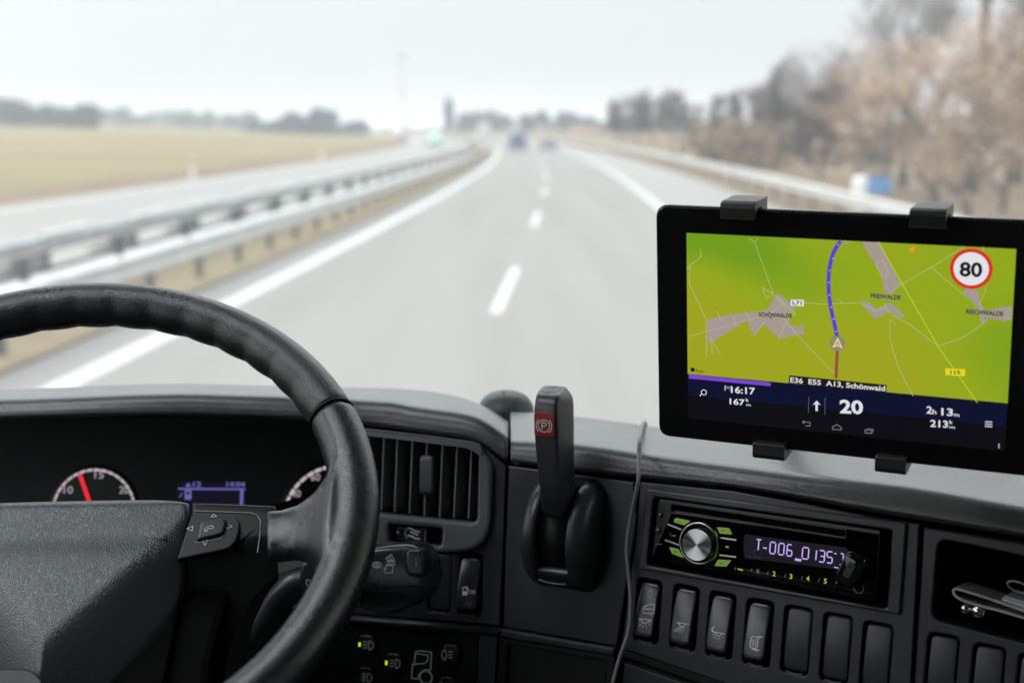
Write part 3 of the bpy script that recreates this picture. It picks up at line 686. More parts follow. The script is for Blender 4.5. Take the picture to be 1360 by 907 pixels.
pad('hood_pad', seamA, crestA, backA, [-400, -200, -100, 0, 60, 120, 180, 240, 300, 360, 410, 450, 486, 520, 545, 569, 590, 610, 622, 629, 636, 642, 648, 655, 662, 669, 674.5])
pad('top_pad', seamB, crestB, backB, [678, 679.5, 682, 700, 730, 765, 795, 824, 846, 880, 925, 973, 1020, 1069, 1115, 1161, 1211, 1260, 1310, 1360, 1430, 1500])
pad('pad_seam', seamA, crestA, backA, [664, 668, 672, 676], M_void, (.001, .004, -.003)); pad('pad_seam', seamB, crestB, backB, [677, 679, 683], M_void, (-.001, .004, -.003))
# dark backing behind all the panels
b = MB()
b.plate(A, A.pts([(250, 700), (462, 640), (462, 572), (672, 622), (655, 1000), (240, 1000)]), [], -.036, -.030, M_void)
b.plate(B, B.pts([(668, 612), (850, 640), (822, 1000), (655, 1000)]), [], -.036, -.030, M_void)
b.build('backing', dash)
# --- panel A : vent, slider, switches
def grow_poly(L, d):
    cx_, cy_ = sum(p[0] for p in L)/len(L), sum(p[1] for p in L)/len(L)
    return [(p[0] + d * (1 if p[0] > cx_ else -1), p[1] + d * (1 if p[1] > cy_ else -1)) for p in L]
vent_o = rpoly(A.pts(R1((70, 180), (850, 262), (838, 775), (165, 706), (90, 700))), [.002, .003, .006, .001, .002])
slid_o = rpoly(A.pts([(519.5, 694.5), (591, 700), (589, 724), (520, 719)]), .0035)
swA = [R2((853, 345))[0], R2((1022, 358))[0]]
swA_rec = [rrect(*A.loc(*c), .0215, .0535, .005) for c in swA]
vent = MB(); vent.plate(A, rpoly(A.pts([(455, 568), (569, 582.5), (627, 590), (646, 602), (656, 618), (655, 690), (648, 716), (630, 729), (600, 733), (455, 721)]), [.001, .01, .01, .01, .004, .02, .01, .01, .02, .001]), [vent_o, slid_o], -.004, .0065, M_plg, .003)
vent = vent.build('air_vent', dash)
b = MB(); b.plate(A, A.pts([(456, 700), (456, 565), (569, 578), (629, 586), (648, 598), (672, 619), (669, 700), (663, 831), (640, 828), (468, 815), (458, 813)]), [grow_poly(vent_o, .0004), grow_poly(slid_o, .0004)] + swA_rec, -.012, 0, M_plg if 0 else M_pl, .001); b.build('switch_panel', dash)
b = MB(); b.plate(A, A.pts([(285, 690), (454, 700), (456, 812), (285, 802)]), [], -.012, -.001, M_plg, .001); b.build('knee_panel', dash)
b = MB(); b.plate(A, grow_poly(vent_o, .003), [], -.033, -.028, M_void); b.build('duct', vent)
for i, (x0, y0, x1, y1) in enumerate([(100, 200, 85, 700), (197, 212, 180, 690), (288, 215, 268, 705), (388, 228, 368, 715), (486, 235, 467, 728), (590, 243, 570, 738), (688, 252, 665, 742), (785, 258, 763, 748)]):
    a = A.loc(*R1((x0, y0))[0], 0); c = A.loc(*R1((x1, y1))[0], 0); b = MB(); hw = .0006
    ring = [[A.pt(p[0] - hw - k*.006*0 , p[1], h) for p, h, k in ((a, -.001, 0), (c, -.001, 0), (c, -.026, 1), (a, -.026, 1))],
            [A.pt(p[0] + hw, p[1], h) for p, h in ((a, -.001), (c, -.001), (c, -.026), (a, -.026))]]
    b.loft(ring, M_slat, smooth=False); b.build('slat', vent)
b = MB(); a = A.pts(R1((442, 320), (540, 325), (535, 600), (438, 590))); b.dome(A, rpoly(a, .004), -.02, lambda x, y: .002, M_pl, .003); b.build('slat_knob', vent)
b = MB(); b.plate(A, grow_poly(slid_o, .002), [], -.009, -.006, M_void); b.dome(A, rpoly(A.pts([(523, 699), (566, 702), (566, 721), (523, 718)]), .002), -.006, lambda x, y: -.001, M_satin, .002); sl = b.build('vent_slider', vent)
b = MB(); r2 = lambda *L: A.pts(R2(*L), -.001)
b.flat(A, circ(*r2((620, 68))[0], .0011, 12), -.0005, M_print)
for L in (((675, 45), (700, 50), (718, 62), (745, 68)), ((675, 85), (700, 92), (718, 103), (745, 106)), ((690, 65), (712, 75), (735, 84))): b.stroke(A, r2(*L), .0014, -.0005, M_print)
b.stroke(A, r2((672, 50), (660, 75), (672, 105)), .0012, -.0005, M_printd); b.stroke(A, r2((775, 50), (772, 118)), .0006, -.0005, M_printd); b.build('symbol', sl)

def rocker(P, c, w_=.0175, h_=.043, tilt=.0085, bulge=.0005, base=-.004, name='rocker_switch', dx=-.0008, dy=.001, m=None):
    """a rocker whose lower end stands out of the panel; returns object, height function"""
    ca, cb = P.loc(*c); ca += dx; cb += dy
    fn = lambda a, b: base + tilt * (.5 - (b - cb) / h_) + bulge * (1 - ((a - ca) / (w_/2)) ** 2) + .0015 * math.cos((b - cb) / h_ * math.pi)
    b = MB(); b.dome(P, rrect(ca, cb, w_, h_, .004), -.012, fn, m or M_switch, .0016); return b.build(name, dash), fn, (ca, cb)
def recess(P, c, w_, h_):
    b = MB(); ca, cb = P.loc(*c); b.plate(P, rrect(ca, cb, w_ + .003, h_ + .003, .005), [], -.016, -.0122, M_void)
    # pale curved line along the lower end of the recess
    b.stroke(P, [(ca - w_*.28, cb - h_*.47), (ca, cb - h_*.492), (ca + w_*.3, cb - h_*.475)], .0011, .0003, M_plg); b.build('switch_recess', dash)
for c in swA: recess(A, c, .0215, .0535)
o, fn, cc = rocker(A, swA[0], .0190, .0495, .001, .0004, -.004, 'blank_cover', 0, 0, M_pl)
fo, fn, cc = rocker(A, swA[1], .0180, .043, .009, .001, -.003)
b = MB(); r2 = lambda *L: A.pts(R2(*L), .007)
b.stroke(A, r2((978, 418), (978, 378), (1000, 376), (1002, 416)), .0009, .0003, M_print, True, fn); b.flat(A, r2((980, 398), (1000, 398), (1001, 414), (980, 416)), .00035, M_print, fn)
b.stroke(A, r2((1005, 385), (1013, 392), (1012, 412)), .0007, .0003, M_print, False, fn)
for x in (1022, 1031, 1040): b.stroke(A, r2((x, 392), (x + 3, 398), (x, 406), (x + 3, 414)), .0007, .0003, M_print, False, fn)
b.build('symbol', fo)
# strip and light panel below
b = MB(); rows = []
P0, P1 = A.pts([(430, 813), (664, 833)]); 
for (a, bb) in (P0, P1): rows.append([A.pt(a, bb + q[0], q[1]) for q in ((0, -.01), (0, .001), (-.0012, .004), (-.004, .005), (-.006, .003), (-.0075, -.002), (-.0075, -.01))])
b.loft(rows, M_pl, smooth=True); b.build('ledge', dash)
btn_c = Q8((212, 268), (422, 412), (200, 522), (877, 345), (850, 600))
lp = MB(); lp.plate(A, A.pts([(425, 826), (634, 842), (628, 985), (415, 985)]), [rrect(*A.loc(*c), .0172, .0182, .005) for c in btn_c], -.008, -.002, M_pld, .0008); lp = lp.build('light_panel', dash)
b = MB(); b.plate(A, A.pts([(636, 842), (661, 845), (652, 985), (630, 985)]), [], -.008, .001, M_pl, .001); b.build('trim_strip', dash)
q8 = lambda *L, h=.002: A.pts(Q8(*L), h)
b = MB(); b.plate(A, A.pts([(420, 826), (640, 842), (632, 985), (415, 985)]), [], -.014, -.010, M_void); b.build('light_panel_back', lp)
M_led = glow('green light', (190, 235, 40), 1.0)
for i, c in enumerate(btn_c):
    ca, cb = A.loc(*c, .001); b = MB()
    f2 = lambda x, y: .0015 - .25 * max(0, (y - cb) - .002) ** 1 * .8
    b.dome(A, rrect(ca, cb, .0155, .0165, .005), -.01, f2, M_satin, .0018); bo = b.build('push_button', lp)
    dx, dy = c[0] - btn_c[0][0], c[1] - btn_c[0][1]; sh = lambda *L: [A.loc(x + dx, y + dy, .0016) for x, y in Q8(*L)]
    b = MB()
    if i in (0, 1, 2):
        b.stroke(A, sh((240, 240), (256, 245), (270, 262), (273, 280), (262, 300), (240, 311), (233, 275)), .0008, .0018, M_print, True)
        for L in (((193, 246), (226, 251)), ((190, 269), (223, 273)), ((190, 292), (221, 297))): b.stroke(A, sh(*L), .0009, .0018, M_print)
        if i == 2: b.stroke(A, sh((212, 232), (205, 250), (214, 262), (205, 278), (214, 290), (206, 310)), .0007, .0019, M_print)
    else:
        m_ = [(2 * 877 - x - 665 + 212 - 0, y) for x, y in ()]
        b.stroke(A, sh((170, 232), (155, 240), (143, 262), (143, 285), (155, 305), (172, 312), (182, 275)), .0008, .0018, M_print, True)
        for L in (((195, 246), (230, 249)), ((196, 269), (228, 272)), ((196, 292), (230, 297))): b.stroke(A, sh(*L), .0009, .0018, M_print)
    b.build('symbol', bo)
    if i in (0, 1):
        b = MB(); b.flat(A, sh((156, 250), (173, 252), (171, 284), (155, 284)), .0019, M_led); b.build('indicator_light', bo)
b = MB()
b.stroke(A, q8((580, 428), (590, 340), (600, 326), (655, 326), (716, 336), (709, 472), (660, 474), (628, 495), (612, 520), (606, 546), (560, 541), (566, 432)), .0011, -.0014, M_print, True)
b.stroke(A, q8((598, 345), (690, 360), (684, 402), (662, 422), (580, 430)), .001, -.0014, M_print); b.stroke(A, circ(*q8((672, 532))[0], .0056, 24), .0016, -.0014, M_print, True); b.build('symbol', lp)

# --- panel B : park brake panel and lower box
b = MB(); b.plate(B, B.pts([(675, 618), (842, 640), (846, 690), (819, 858), (668, 832)]), [], -.010, 0, M_pl, .0015); b.build('brake_panel', dash)
b = MB(); b.plate(B, B.pts([(667, 834), (818, 859), (817, 870), (664, 845)]), [], -.010, .0035, M_pl, .002)
b.plate(B, B.pts([(664, 846), (817, 871), (812, 985), (655, 985)]), [rpoly(B.pts([(674, 855), (806, 877), (800, 970), (668, 970)]), .002)], -.009, .001, M_pld, .001); b.build('storage_frame', dash)
b = MB(); b.plate(B, rpoly(B.pts([(675, 856.5), (805, 878), (799, 968), (669, 968)]), .002), [], -.012, -.003, M_pld, .0012); b.build('storage_door', dash)

# --- panel C : radio bay, switch row
sw_px = R5((143, 255), (318, 287), (490, 322), (668, 358), (850, 394), (1037, 432), (1228, 476))
swC = [rrect(*C.loc(*c), .0222, .0515, .005) for c in sw_px]
bay = rpoly(C.pts([(870, 659), (1187, 703), (1180, 808), (861, 750)]), .003)
b = MB(); b.plate(C, C.pts([(850, 640), (973, 652), (1069, 669), (1160, 687), (1221, 696), (1205, 990), (1010, 924), (948, 902), (825, 860), (846, 700)]), [bay] + swC, -.010, 0, M_pl, .001); b.build('radio_panel', dash)
sur = MB(); sur.plate(C, rpoly(C.pts([(860, 648), (1206, 694), (1197, 816), (850, 755)]), .002), [grow_poly(bay, -.0003)], -.002, .0035, M_pl, .0015); sur.build('radio_surround', dash)
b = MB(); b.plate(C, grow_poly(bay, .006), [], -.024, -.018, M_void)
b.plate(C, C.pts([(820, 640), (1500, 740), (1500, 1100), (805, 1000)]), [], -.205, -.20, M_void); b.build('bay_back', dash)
for c in sw_px: recess(C, c, .0222, .0515)
def c5(*L): return C.pts(R5(*L), .0045)
rk = [rocker(C, c) for c in sw_px[:4]]
for c in sw_px[4:]: rocker(C, c, .0195, .0475, .001, .0004, -.0042, 'blank_cover', 0, 0, M_pl)
o, fn, cc = rk[0]; b = MB(); S = lambda L, wd=.0007, cl=False: b.stroke(C, c5(*L), wd * 1.2, .0003, M_print, cl, fn)
b.stroke(C, [(C.loc(*R5((150, 173))[0], .001)[0] + .0016*math.cos(t/16*6.283), C.loc(*R5((150, 173))[0], .001)[1] + .0027*math.sin(t/16*6.283)) for t in range(16)], .0007, .0003, M_print, True, fn)
S(((115, 250), (120, 236), (142, 226), (168, 226), (166, 268), (118, 264)), cl=True); S(((115, 246), (167, 248)))
S(((100, 292), (160, 298))); S(((110, 294), (116, 308), (130, 313), (143, 308), (149, 297)))
for L in (((106, 302), (99, 308)), ((112, 313), (104, 323)), ((122, 320), (118, 332)), ((134, 320), (137, 332)), ((145, 314), (154, 324)), ((151, 305), (160, 311))): S(L, .0005)
b.build('symbol', o)
o, fn, cc = rk[1]; b = MB(); S(((278, 309), (336, 318))); S(((288, 311), (293, 324), (305, 329), (317, 325), (322, 316)))
for i in range(4): S(((290 + i*9, 331), (268 + i*12, 350 + i*3)), .0005)
b.build('symbol', o)
o, fn, cc = rk[2]; b = MB(); S(((458, 330), (447, 334), (444, 344), (449, 354), (460, 356), (452, 350), (449, 342), (452, 334)), cl=True); S(((455, 354), (508, 363))); S(((463, 357), (467, 368), (478, 373), (490, 370), (495, 362)))
for L in (((460, 366), (452, 370)), ((464, 375), (456, 383)), ((474, 380), (470, 389)), ((484, 380), (487, 390)), ((494, 374), (502, 382))): S(L, .0005)
b.build('symbol', o)
o, fn, cc = rk[3]; b = MB(); S(((632, 384), (638, 377), (660, 379), (667, 388), (664, 424), (658, 431), (637, 429), (629, 421)), cl=True)
for x in (640, 648, 657): S(((x, 388), (x - 3, 398), (x + 1, 408), (x - 2, 422)), .0005)
S(((662, 375), (686, 378), (668, 383))); S(((640, 435), (672, 440), (658, 443)), .0009); b.build('symbol', o)
# lower ledge and lower panel below the switch row
b = MB(); b.plate(C, C.pts([(824, 863), (948, 904), (1010, 927), (1206, 993), (1206, 1005), (1008, 940), (946, 915), (822, 872)]), [], -.010, -.004, M_pld, .001)
b.plate(C, C.pts([(828, 880), (946, 921), (1008, 946), (1206, 1010), (1200, 1100), (815, 1040)]), [], -.012, -.001, M_pl, .001); b.build('lower_trim', dash)
# --- panel right of the seam: open tray and more blanks
tray = rpoly(C.pts([(1246, 715), (1440, 756), (1440, 875), (1237, 822)]), .008)
sw2_px = R6((330, 843), (553, 898), (775, 950)); swD = [rrect(*C.loc(*c), .0222, .0515, .005) for c in sw2_px]
b = MB(); b.plate(C, C.pts([(1227, 700), (1500, 744), (1500, 1100), (1208, 1010)]), [tray] + swD, -.012, 0, M_pl, .0015); b.build('tray_panel', dash)
for c in sw2_px: recess(C, c, .0222, .0515); rocker(C, c, .0195, .0475, .001, .0004, -.0035, 'blank_cover', 0, 0, M_pl)
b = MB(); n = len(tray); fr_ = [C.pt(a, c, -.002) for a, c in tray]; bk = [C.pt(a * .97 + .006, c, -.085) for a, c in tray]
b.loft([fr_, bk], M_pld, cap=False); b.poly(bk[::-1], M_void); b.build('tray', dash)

pe = C.pt(*C.loc(1499, 742)); E_ = Plane(pe + Vector((0, .001, 0)), 4, 8.2)
b = MB(); b.plate(E_, [(.002, .004), (.66, .006), (.66, -.55), (.002, -.55)], [rrect(.32, -.17, .40, .22, .02)], -.012, 0, M_pl, .002); b.plate(E_, rrect(.32, -.17, .395, .215, .018), [], -.010, -.001, M_pl, .002); b.build('glovebox_panel', dash)
# ---------------- instrument cluster under the hood
clu = thing('instrument_cluster', K.pt(0, -.1, -.02), 'dark instrument cluster with two lit dials behind the steering wheel', 'instrument cluster')
M_face = mat('smoked cluster face', (.022, .028, .029), .5, .25); M_dial = mat('dial black', (.004, .004, .005), .3, .3)
b = MB(); b.plate(K, K.pts([(-500, 520), (560, 520), (560, 760), (-500, 760)]), [], -.006, 0, M_face, .001); b.build('face', clu)
b = MB()   # hood lining: ceiling, right cheek
s0, s1 = at_y(-500, 556, yA + .03), at_y(480, 562, yA + .03); e0, e1 = K.pt(*K.loc(-500, 530)), K.pt(*K.loc(500, 530))
b.add([s0, s1, e1, e0, s0 + Vector((0, 0, .004)), s1 + Vector((0, 0, .004)), e1 + Vector((0, 0, .004)), e0 + Vector((0, 0, .004))], [(0, 1, 2, 3), (7, 6, 5, 4), (0, 4, 5, 1)], M_pld)
a0, a1 = A.pt(*A.loc(479, 560, -.02), -.02), A.pt(*A.loc(479, 760, -.02), -.02); d0, d1 = K.pt(*K.loc(505, 530)), K.pt(*K.loc(505, 760))
b.add([a0, a1, d1, d0, a0 + Vector((.003, 0, 0)), a1 + Vector((.003, 0, 0)), d1 + Vector((.003, 0, 0)), d0 + Vector((.003, 0, 0))], [(0, 1, 2, 3), (7, 6, 5, 4), (0, 4, 5, 1), (1, 5, 6, 2)], M_pld)
b.build('hood_lining', clu)
M_tick = glow('dial markings', (218, 200, 208), .8); M_need = glow('needle red', (235, 30, 50), 1.0); M_blue2 = glow('dial blue', (50, 70, 170), .9)
M_lcd = glow('cluster display', (20, 17, 34), 1.0); M_lcdt = glow('cluster display text', (115, 105, 180), .9); M_num = glow('dial numerals', (175, 165, 180), .8)
def dial(c, r, a0, a1, ticks, nums, name, redfrom=None):
    ca, cb = K.loc(*c); b = MB(); b.dome(K, circ(ca, cb, r * 1.13, 48), -.002, lambda x, y: .0012, M_dial, .001); d = b.build(name, clu)
    b = MB(); n = ticks
    for k in range(n):
        u0 = a0 + (a1 - a0) * k / n; u1 = a0 + (a1 - a0) * (k + .86) / n; L0 = circ(ca, cb, r, 4, u0, u1)
        b.stroke(K, L0, r * .055, .0018, M_blue2 if redfrom and k >= redfrom else M_tick)
    b.build('scale', d)
    for txt, px, py in nums:
        b = MB(); x, y = K.loc(px, py); b.text(K, txt, (x, y), (x + .0095, y), .0072, .0018, M_num, .01); b.build('numeral', d)
    return d, ca, cb
d, ca, cb = dial((125, 679), .0415, 215, -30, 24, [('10', 85, 655), ('15', 126, 635), ('20', 159, 655)], 'rev_counter', 21)
b = MB(); tip = K.loc(106, 630, .004); b.stroke(K, [(ca, cb), tip], .0042, .004, M_need); b.dome(K, circ(ca, cb, .009, 20), .001, lambda x, y: .006, M_dial, .002); b.build('needle', d)
d, ca, cb = dial((449, 692), .0545, 225, -45, 30, [('40', 387, 660), ('60', 413, 638), ('80', 462, 638)], 'speedometer')
ca, cb = K.loc(449, 692); b = MB(); b.stroke(K, [(ca, cb), (ca + .04, cb - .01)], .004, .004, M_need); b.dome(K, circ(ca, cb, .009, 20), .001, lambda x, y: .006, M_dial, .002); b.build('needle', d)
b = MB(); q6 = lambda *L: K.pts(Q6(*L), .001)
b.flat(K, q6((595, 135), (905, 140), (905, 260), (595, 260)), .0006, M_lcd); dsp = b.build('display', clu)
b = MB(); b.stroke(K, q6((600, 166), (905, 168)), .0016, .0010, M_lcdt); b.stroke(K, q6((888, 170), (886, 250)), .003, .0010, M_lcdt); b.flat(K, q6((630, 172), (660, 172), (660, 214), (630, 214)), .0009, M_lcdt)
b.flat(K, q6((637, 180), (653, 180), (653, 192), (637, 192)), .0012, M_lcd)
b.text(K, '14:04', *q6((818, 156), (902, 157)), .0048, .0011, M_lcdt, .02); b.text(K, '12', *q6((668, 157), (704, 157)), .0050, .0011, M_lcdt, .02)
b.flat(K, q6((632, 157), (660, 157), (646, 138)), .0011, M_lcdt); b.stroke(K, q6((607, 205), (618, 185)), .001, .0011, M_lcdt); b.build('display_text', dsp)
# lower grey cover seen between spoke and column
b = MB(); Dn = Plane(at_y(380, 760, 1.33), 8, 30); b.plate(Dn, Dn.pts([(-300, 690), (520, 690), (520, 830), (-300, 830)]), [], -.01, 0, M_plg, .001); b.build('lower_cover', clu)

# ---------------- radio
rad = thing('car_radio', C.pt(.09, -.045, -.02), 'car radio with a silver knob and lit purple display mounted in the right panel', 'radio')
q1 = lambda *L, h=.0065: C.pts(Q1(*L), h); q2 = lambda *L, h=.0065: C.pts(Q2(*L), h); r4 = lambda *L, h=.0065: C.pts(R4(*L), h)
face = rpoly(C.pts(R4((128, 86), (1216, 243), (1192, 578), (98, 372)), .004), .003)
b = MB(); b.plate(C, face, [rpoly(r4((200, 108), (1042, 236), (1040, 268), (196, 142), h=.004), .001)], -.017, .006, M_satin, .0012)
b.plate(C, r4((185, 95), (1060, 220), (1060, 285), (180, 155), h=0), [], -.010, -.004, M_void); b.build('body', rad)
b = MB(); b.stroke(C, r4((205, 141), (1038, 271)), .0007, .0062, M_plg); b.stroke(C, r4((135, 90), (1205, 245)), .0022, .0062, M_pl); b.build('slot_highlight', rad)  # lighter strokes paint the highlights along slot edge and top bevel
kc = C.loc(*Q1((602, 535))[0], .006)
b = MB(); rings = []
for r_, h in ((.0168, .004), (.0168, .0085), (.0162, .0095), (.0152, .0095), (.0146, .0085), (.0144, .004)): rings.append([C.pt(x, y, h) for x, y in circ(*kc, r_, 48)])
b.loft(rings, M_alu, cap=False); b.build('knob_ring', rad)
kf = C.loc(*Q1((566, 556))[0], .018); kc2 = ((kc[0] + kf[0]) / 2, (kc[1] + kf[1]) / 2)
b = MB(); rings = [[C.pt(x, y, h) for x, y in circ(*kf, r_, 64)] for r_, h in ((.0128, .004), (.0128, .0165), (.0122, .0175))]
b.loft(rings, M_satin, cap=False)
rings = []; nr = 44
for i in range(nr + 1): rings.append([C.pt(x, y, .0176 + (.00005 if i % 2 else 0)) for x, y in circ(*kf, .0121 * (1 - i / (nr + .3)), 64)])
b.loft(rings, mat('turned aluminium', (.60, .60, .62), .16, .5, 1), smooth=False); b.build('volume_knob', rad)
M_green = glow('green key light', (112, 150, 62), .75); M_ink = mat('key ink', (.02, .03, .01), .5)
for L, gl in ((((350, 285), (497, 315), (438, 357), (338, 325)), ((380, 310), (400, 318), (408, 330))), (((770, 378), (885, 388), (917, 450), (800, 440)), ((815, 415), (832, 405), (848, 420))),
          (((293, 578), (375, 600), (427, 682), (322, 642)), ((340, 615), (372, 618), (370, 642), (340, 635))), (((780, 703), (905, 710), (860, 772), (748, 764)), ((800, 730), (812, 742), (830, 732)))):
    b = MB(); b.plate(C, rpoly(q1(*L), .0006), [], .004, .0068, M_green, .0003); bo = b.build('lit_key', rad)
    b = MB(); b.stroke(C, q1(*gl), .0004, .0070, M_ink); b.build('symbol', bo)
b = MB()
for L in (((275, 345), (415, 400)), ((250, 505), (410, 560)), ((800, 480), (965, 505)), ((795, 655), (965, 675))): b.stroke(C, q1(*L), .0012, .0066, M_alu)
b.build('key_trim', rad)
for c, r_ in (((182, 405), .0028), ((205, 255), .0022)):
    b = MB(); b.dome(C, circ(*q1(c)[0], r_, 16), .004, lambda x, y: .0078, M_satin, .001); b.flat(C, circ(*q1((c[0]+2, c[1]-8))[0], .0006, 8), .0080, M_print); b.build('small_button', rad)
b = MB(); b.stroke(C, q1((300, 425), (315, 470)), .0005, .0066, M_printd); b.stroke(C, q1((330, 462), (355, 462)), .0007, .0066, M_print); b.stroke(C, q1((155, 545), (215, 549)), .0005, .0066, M_printd); b.stroke(C, q1((860, 570), (890, 578)), .0009, .0066, glow('yellow print', (200, 200, 60), .7)); b.stroke(C, q1((1090, 668), (1222, 690)), .0007, .0066, M_printd); b.stroke(C, q1((1185, 615), (1150, 610), (1135, 635), (1160, 640)), .0004, .0066, M_printd); b.build('print', rad)
M_disp = glow('radio display', (13, 12, 27), 1.0, .2, .2); M_dig = glow('radio digits', (190, 165, 235), 1.0); M_yel = glow('yellow digits', (190, 195, 50), .8)
b = MB(); b.plate(C, rpoly(r4((548, 255), (1040, 320), (1085, 372), (1050, 432), (545, 372), (540, 300)), .001), [], .004, .0066, M_disp, .0003); ds = b.build('display', rad)
SEG = {'0': [(0,0,1,0),(1,0,1,1),(0,1,1,1),(0,0,0,1)], '6': [(0,0,.9,0),(1,.5,1,1),(0,1,1,1),(0,0,0,1),(0,.5,1,.5)], '3': [(0,0,1,0),(1,0,1,1),(0,1,1,1),(.25,.5,1,.5)],
       '5': [(0,0,1,0),(0,0,0,.5),(0,.5,1,.5),(1,.5,1,1),(0,1,1,1)], '1': [(.6,0,.6,1)], 'T': [(0,0,1,0),(.5,0,.5,1)], '-': [(0,.5,1,.5)], ']': [(.4,0,1,0),(1,0,1,1),(.4,1,1,1)]}
b = MB()
for ch, x, y, ww in (('T', 603, 278, 26), ('-', 636, 292, 22), ('0', 672, 291, 26), ('0', 714, 297, 26), ('6', 755, 303, 24), ('0', 830, 317, 30), ('1', 884, 327, 22), ('3', 911, 332, 27), ('5', 950, 337, 26), (']', 1003, 346, 26)):
    hh = 55
    for x0, y0, x1, y1 in SEG[ch]:
        f_ = lambda u, v: (x + ww * u + 5 * (1 - v) - 2, y + hh * v + ww * u * .14); p, q = f_(x0, y0), f_(x1, y1)
        p, q = (p[0] + (q[0]-p[0])*.07, p[1] + (q[1]-p[1])*.07), (q[0] - (q[0]-p[0])*.07, q[1] - (q[1]-p[1])*.07); b.stroke(C, r4(p, q), .0010, .0069, M_dig)
b.flat(C, r4((795, 370), (826, 375), (824, 387), (793, 382)), .0069, M_dig); b.stroke(C, r4((985, 347), (998, 349)), .0008, .0069, M_dig); b.stroke(C, r4((985, 414), (1012, 420), (1018, 404)), .0008, .0069, M_dig)
b.build('digits', ds)
b = MB()
for i, (x, y) in enumerate([(690, 449), (772, 462), (855, 472), (940, 485)]):
    a_, c_ = r4((x - 6, y + 8), (x + 9, y + 10)); b.text(C, str(i + 2), a_, c_, .0036, .0068, M_yel, .02)
a_, c_ = r4((606, 443), (617, 445)); b.text(C, '1', a_, c_, .0032, .0068, M_printd, .02)
b.stroke(C, r4((514, 423), (540, 429)), .001, .0068, M_yel)
for x, y in ((500, 420), (580, 430), (660, 443), (745, 457), (827, 467), (910, 479), (995, 489)): b.stroke(C, r4((x + 4, y - 8), (x - 2, y + 8)), .0006, .0068, M_printd)
b.build('preset_numbers', rad)
b = MB(); b.tube([C.pt(*r4((1105, 517))[0], .004), C.pt(*r4((1105, 517))[0], .0080)], .0046, M_satin, 20); b.flat(C, circ(*r4((1105, 517), h=.008)[0], .0026, 16), .0082, M_void); b.build('aux_socket', rad)
b = MB(); b.stroke(C, circ(*r4((1105, 517), h=.008)[0], .0036, 20), .0005, .0083, M_printd, True); b.build('socket_ring', rad)
# a small plug in the front socket
pc = C.loc(*R4((1092, 418))[0], .012)
pg = thing('usb_stick', C.pt(*pc, .01), 'small glossy black stick plugged into the right end of the radio', 'usb stick')
b = MB(); pl = Plane(C.pt(*pc, .004), 32, 8.2, 22)
rings = []
for h, k in ((0, .8), (.002, .95), (.018, 1), (.022, .93), (.0235, .75)): rings.append([pl.pt(x * k, y * k, h) for x, y in rrect(0, 0, .017, .026, .006)])
b.loft(rings, M_gloss); b.build('body', pg)
b = MB(); b.plate(pl, rrect(0, 0, .006, .012, .002), [], .0230, .0242, M_satin, .0004); b.build('cap', pg)

# ---------------- parking brake lever
ba, bb = B.loc(729, 716, .042)
pb = thing('parking_brake_lever', B.pt(ba, bb - .05, 0), 'upright black parking brake lever with a red marked button on its front', 'brake lever')
def lathe_u(P, a, b_, prof, m, mb, n=56):
    rings = [[P.pt(a + x, b_ + r_ * math.sin(2*math.pi*k/n), r_ * math.cos(2*math.pi*k/n) - .004) for k in range(n)] for x, r_ in prof]; mb.loft(rings, m)
b = MB()
for sg in (-1, 1): lathe_u(B, ba, bb, [(sg * x, r_) for x, r_ in ((.0135, .030), (.0135, .0445), (.0145, .0458), (.017, .0462), (.021, .0456), (.025, .0435), (.028, .0400), (.0302, .035), (.0315, .028), (.032, .012))], M_satin if 0 else M_pl, b)
rows = []      # the bridge that closes the slot below the lever
for x in (-.0155, -.012, -.006, 0, .006, .012, .0155):
    rows.append([B.pt(ba + x, bb + r_ * math.sin(R(q)), r_ * math.cos(R(q)) - .004) for q, r_ in [(q, .0455) for q in range(-90, -39, 5)] + [(-38, .0440), (-38, .036), (-60, .034), (-90, .034)]])
b.loft(rows, M_pl); b.build('housing', pb, auto=True)
b = MB(); lathe_u(B, ba, bb, [(-.0135, .039), (.0135, .039)], M_pld, b); b.stroke(B, [(ba - .013, bb - .006), (ba + .013, bb - .006)], .0006, .0352, M_void); b.build('drum', pb, auto=True)
b = MB(); b.tube(smooth_pts([B.pt(ba - .0125, bb - .036, .0285), B.pt(ba, bb - .037, .0300), B.pt(ba + .013, bb - .036, .0310)], 4), .0009, M_plg, 6); b.build('housing_lip', pb)
LV = [(692, 733, .040), (672, 732, .047), (645, 729.5, .051), (617, 727, .054), (590, 725, .057), (565, 724, .059), (545, 724, .060), (536, 724.5, .0595), (529, 725.5, .0575), (523, 727, .053), (518, 730, .044), (514.5, 734, .034), (512.5, 738, .028)]
st = [(B.loc(x, y, h), h) for y, x, h in LV]
hfront = lambda b_: interp(sorted([(s[0][1], s[1]) for s in st]), b_)
rings = []
for i, ((a, c), h) in enumerate(st):
    wd = interp([(512, .019), (525, .0205), (565, .0215), (672, .0190), (692, .018)], LV[i][0]); back = interp([(512, .026), (530, .024), (617, .020), (692, .014)], LV[i][0]); rings.append([B.pt(a + x, c, (h + back) / 2 + z) for x, z in rpoly([(-wd/2, -(h-back)/2), (wd/2, -(h-back)/2), (wd/2, (h-back)/2), (-wd/2, (h-back)/2)], .0040, 4)])
b = MB(); b.loft(rings, M_pl); lev = b.build('lever', pb)
finish(lev, sub=1)
fnL = lambda a, c: hfront(c)
def lev_px(L): 
    out = []
    for x, y in L:
        h = .06
        for _ in range(6): h = hfront(B.loc(x, y, h)[1])
        out.append(B.loc(x, y, h))
    return out
b = MB(); o_ = rpoly(lev_px(Q5((243, 380), (462, 392), (468, 668), (250, 655))), .0030)
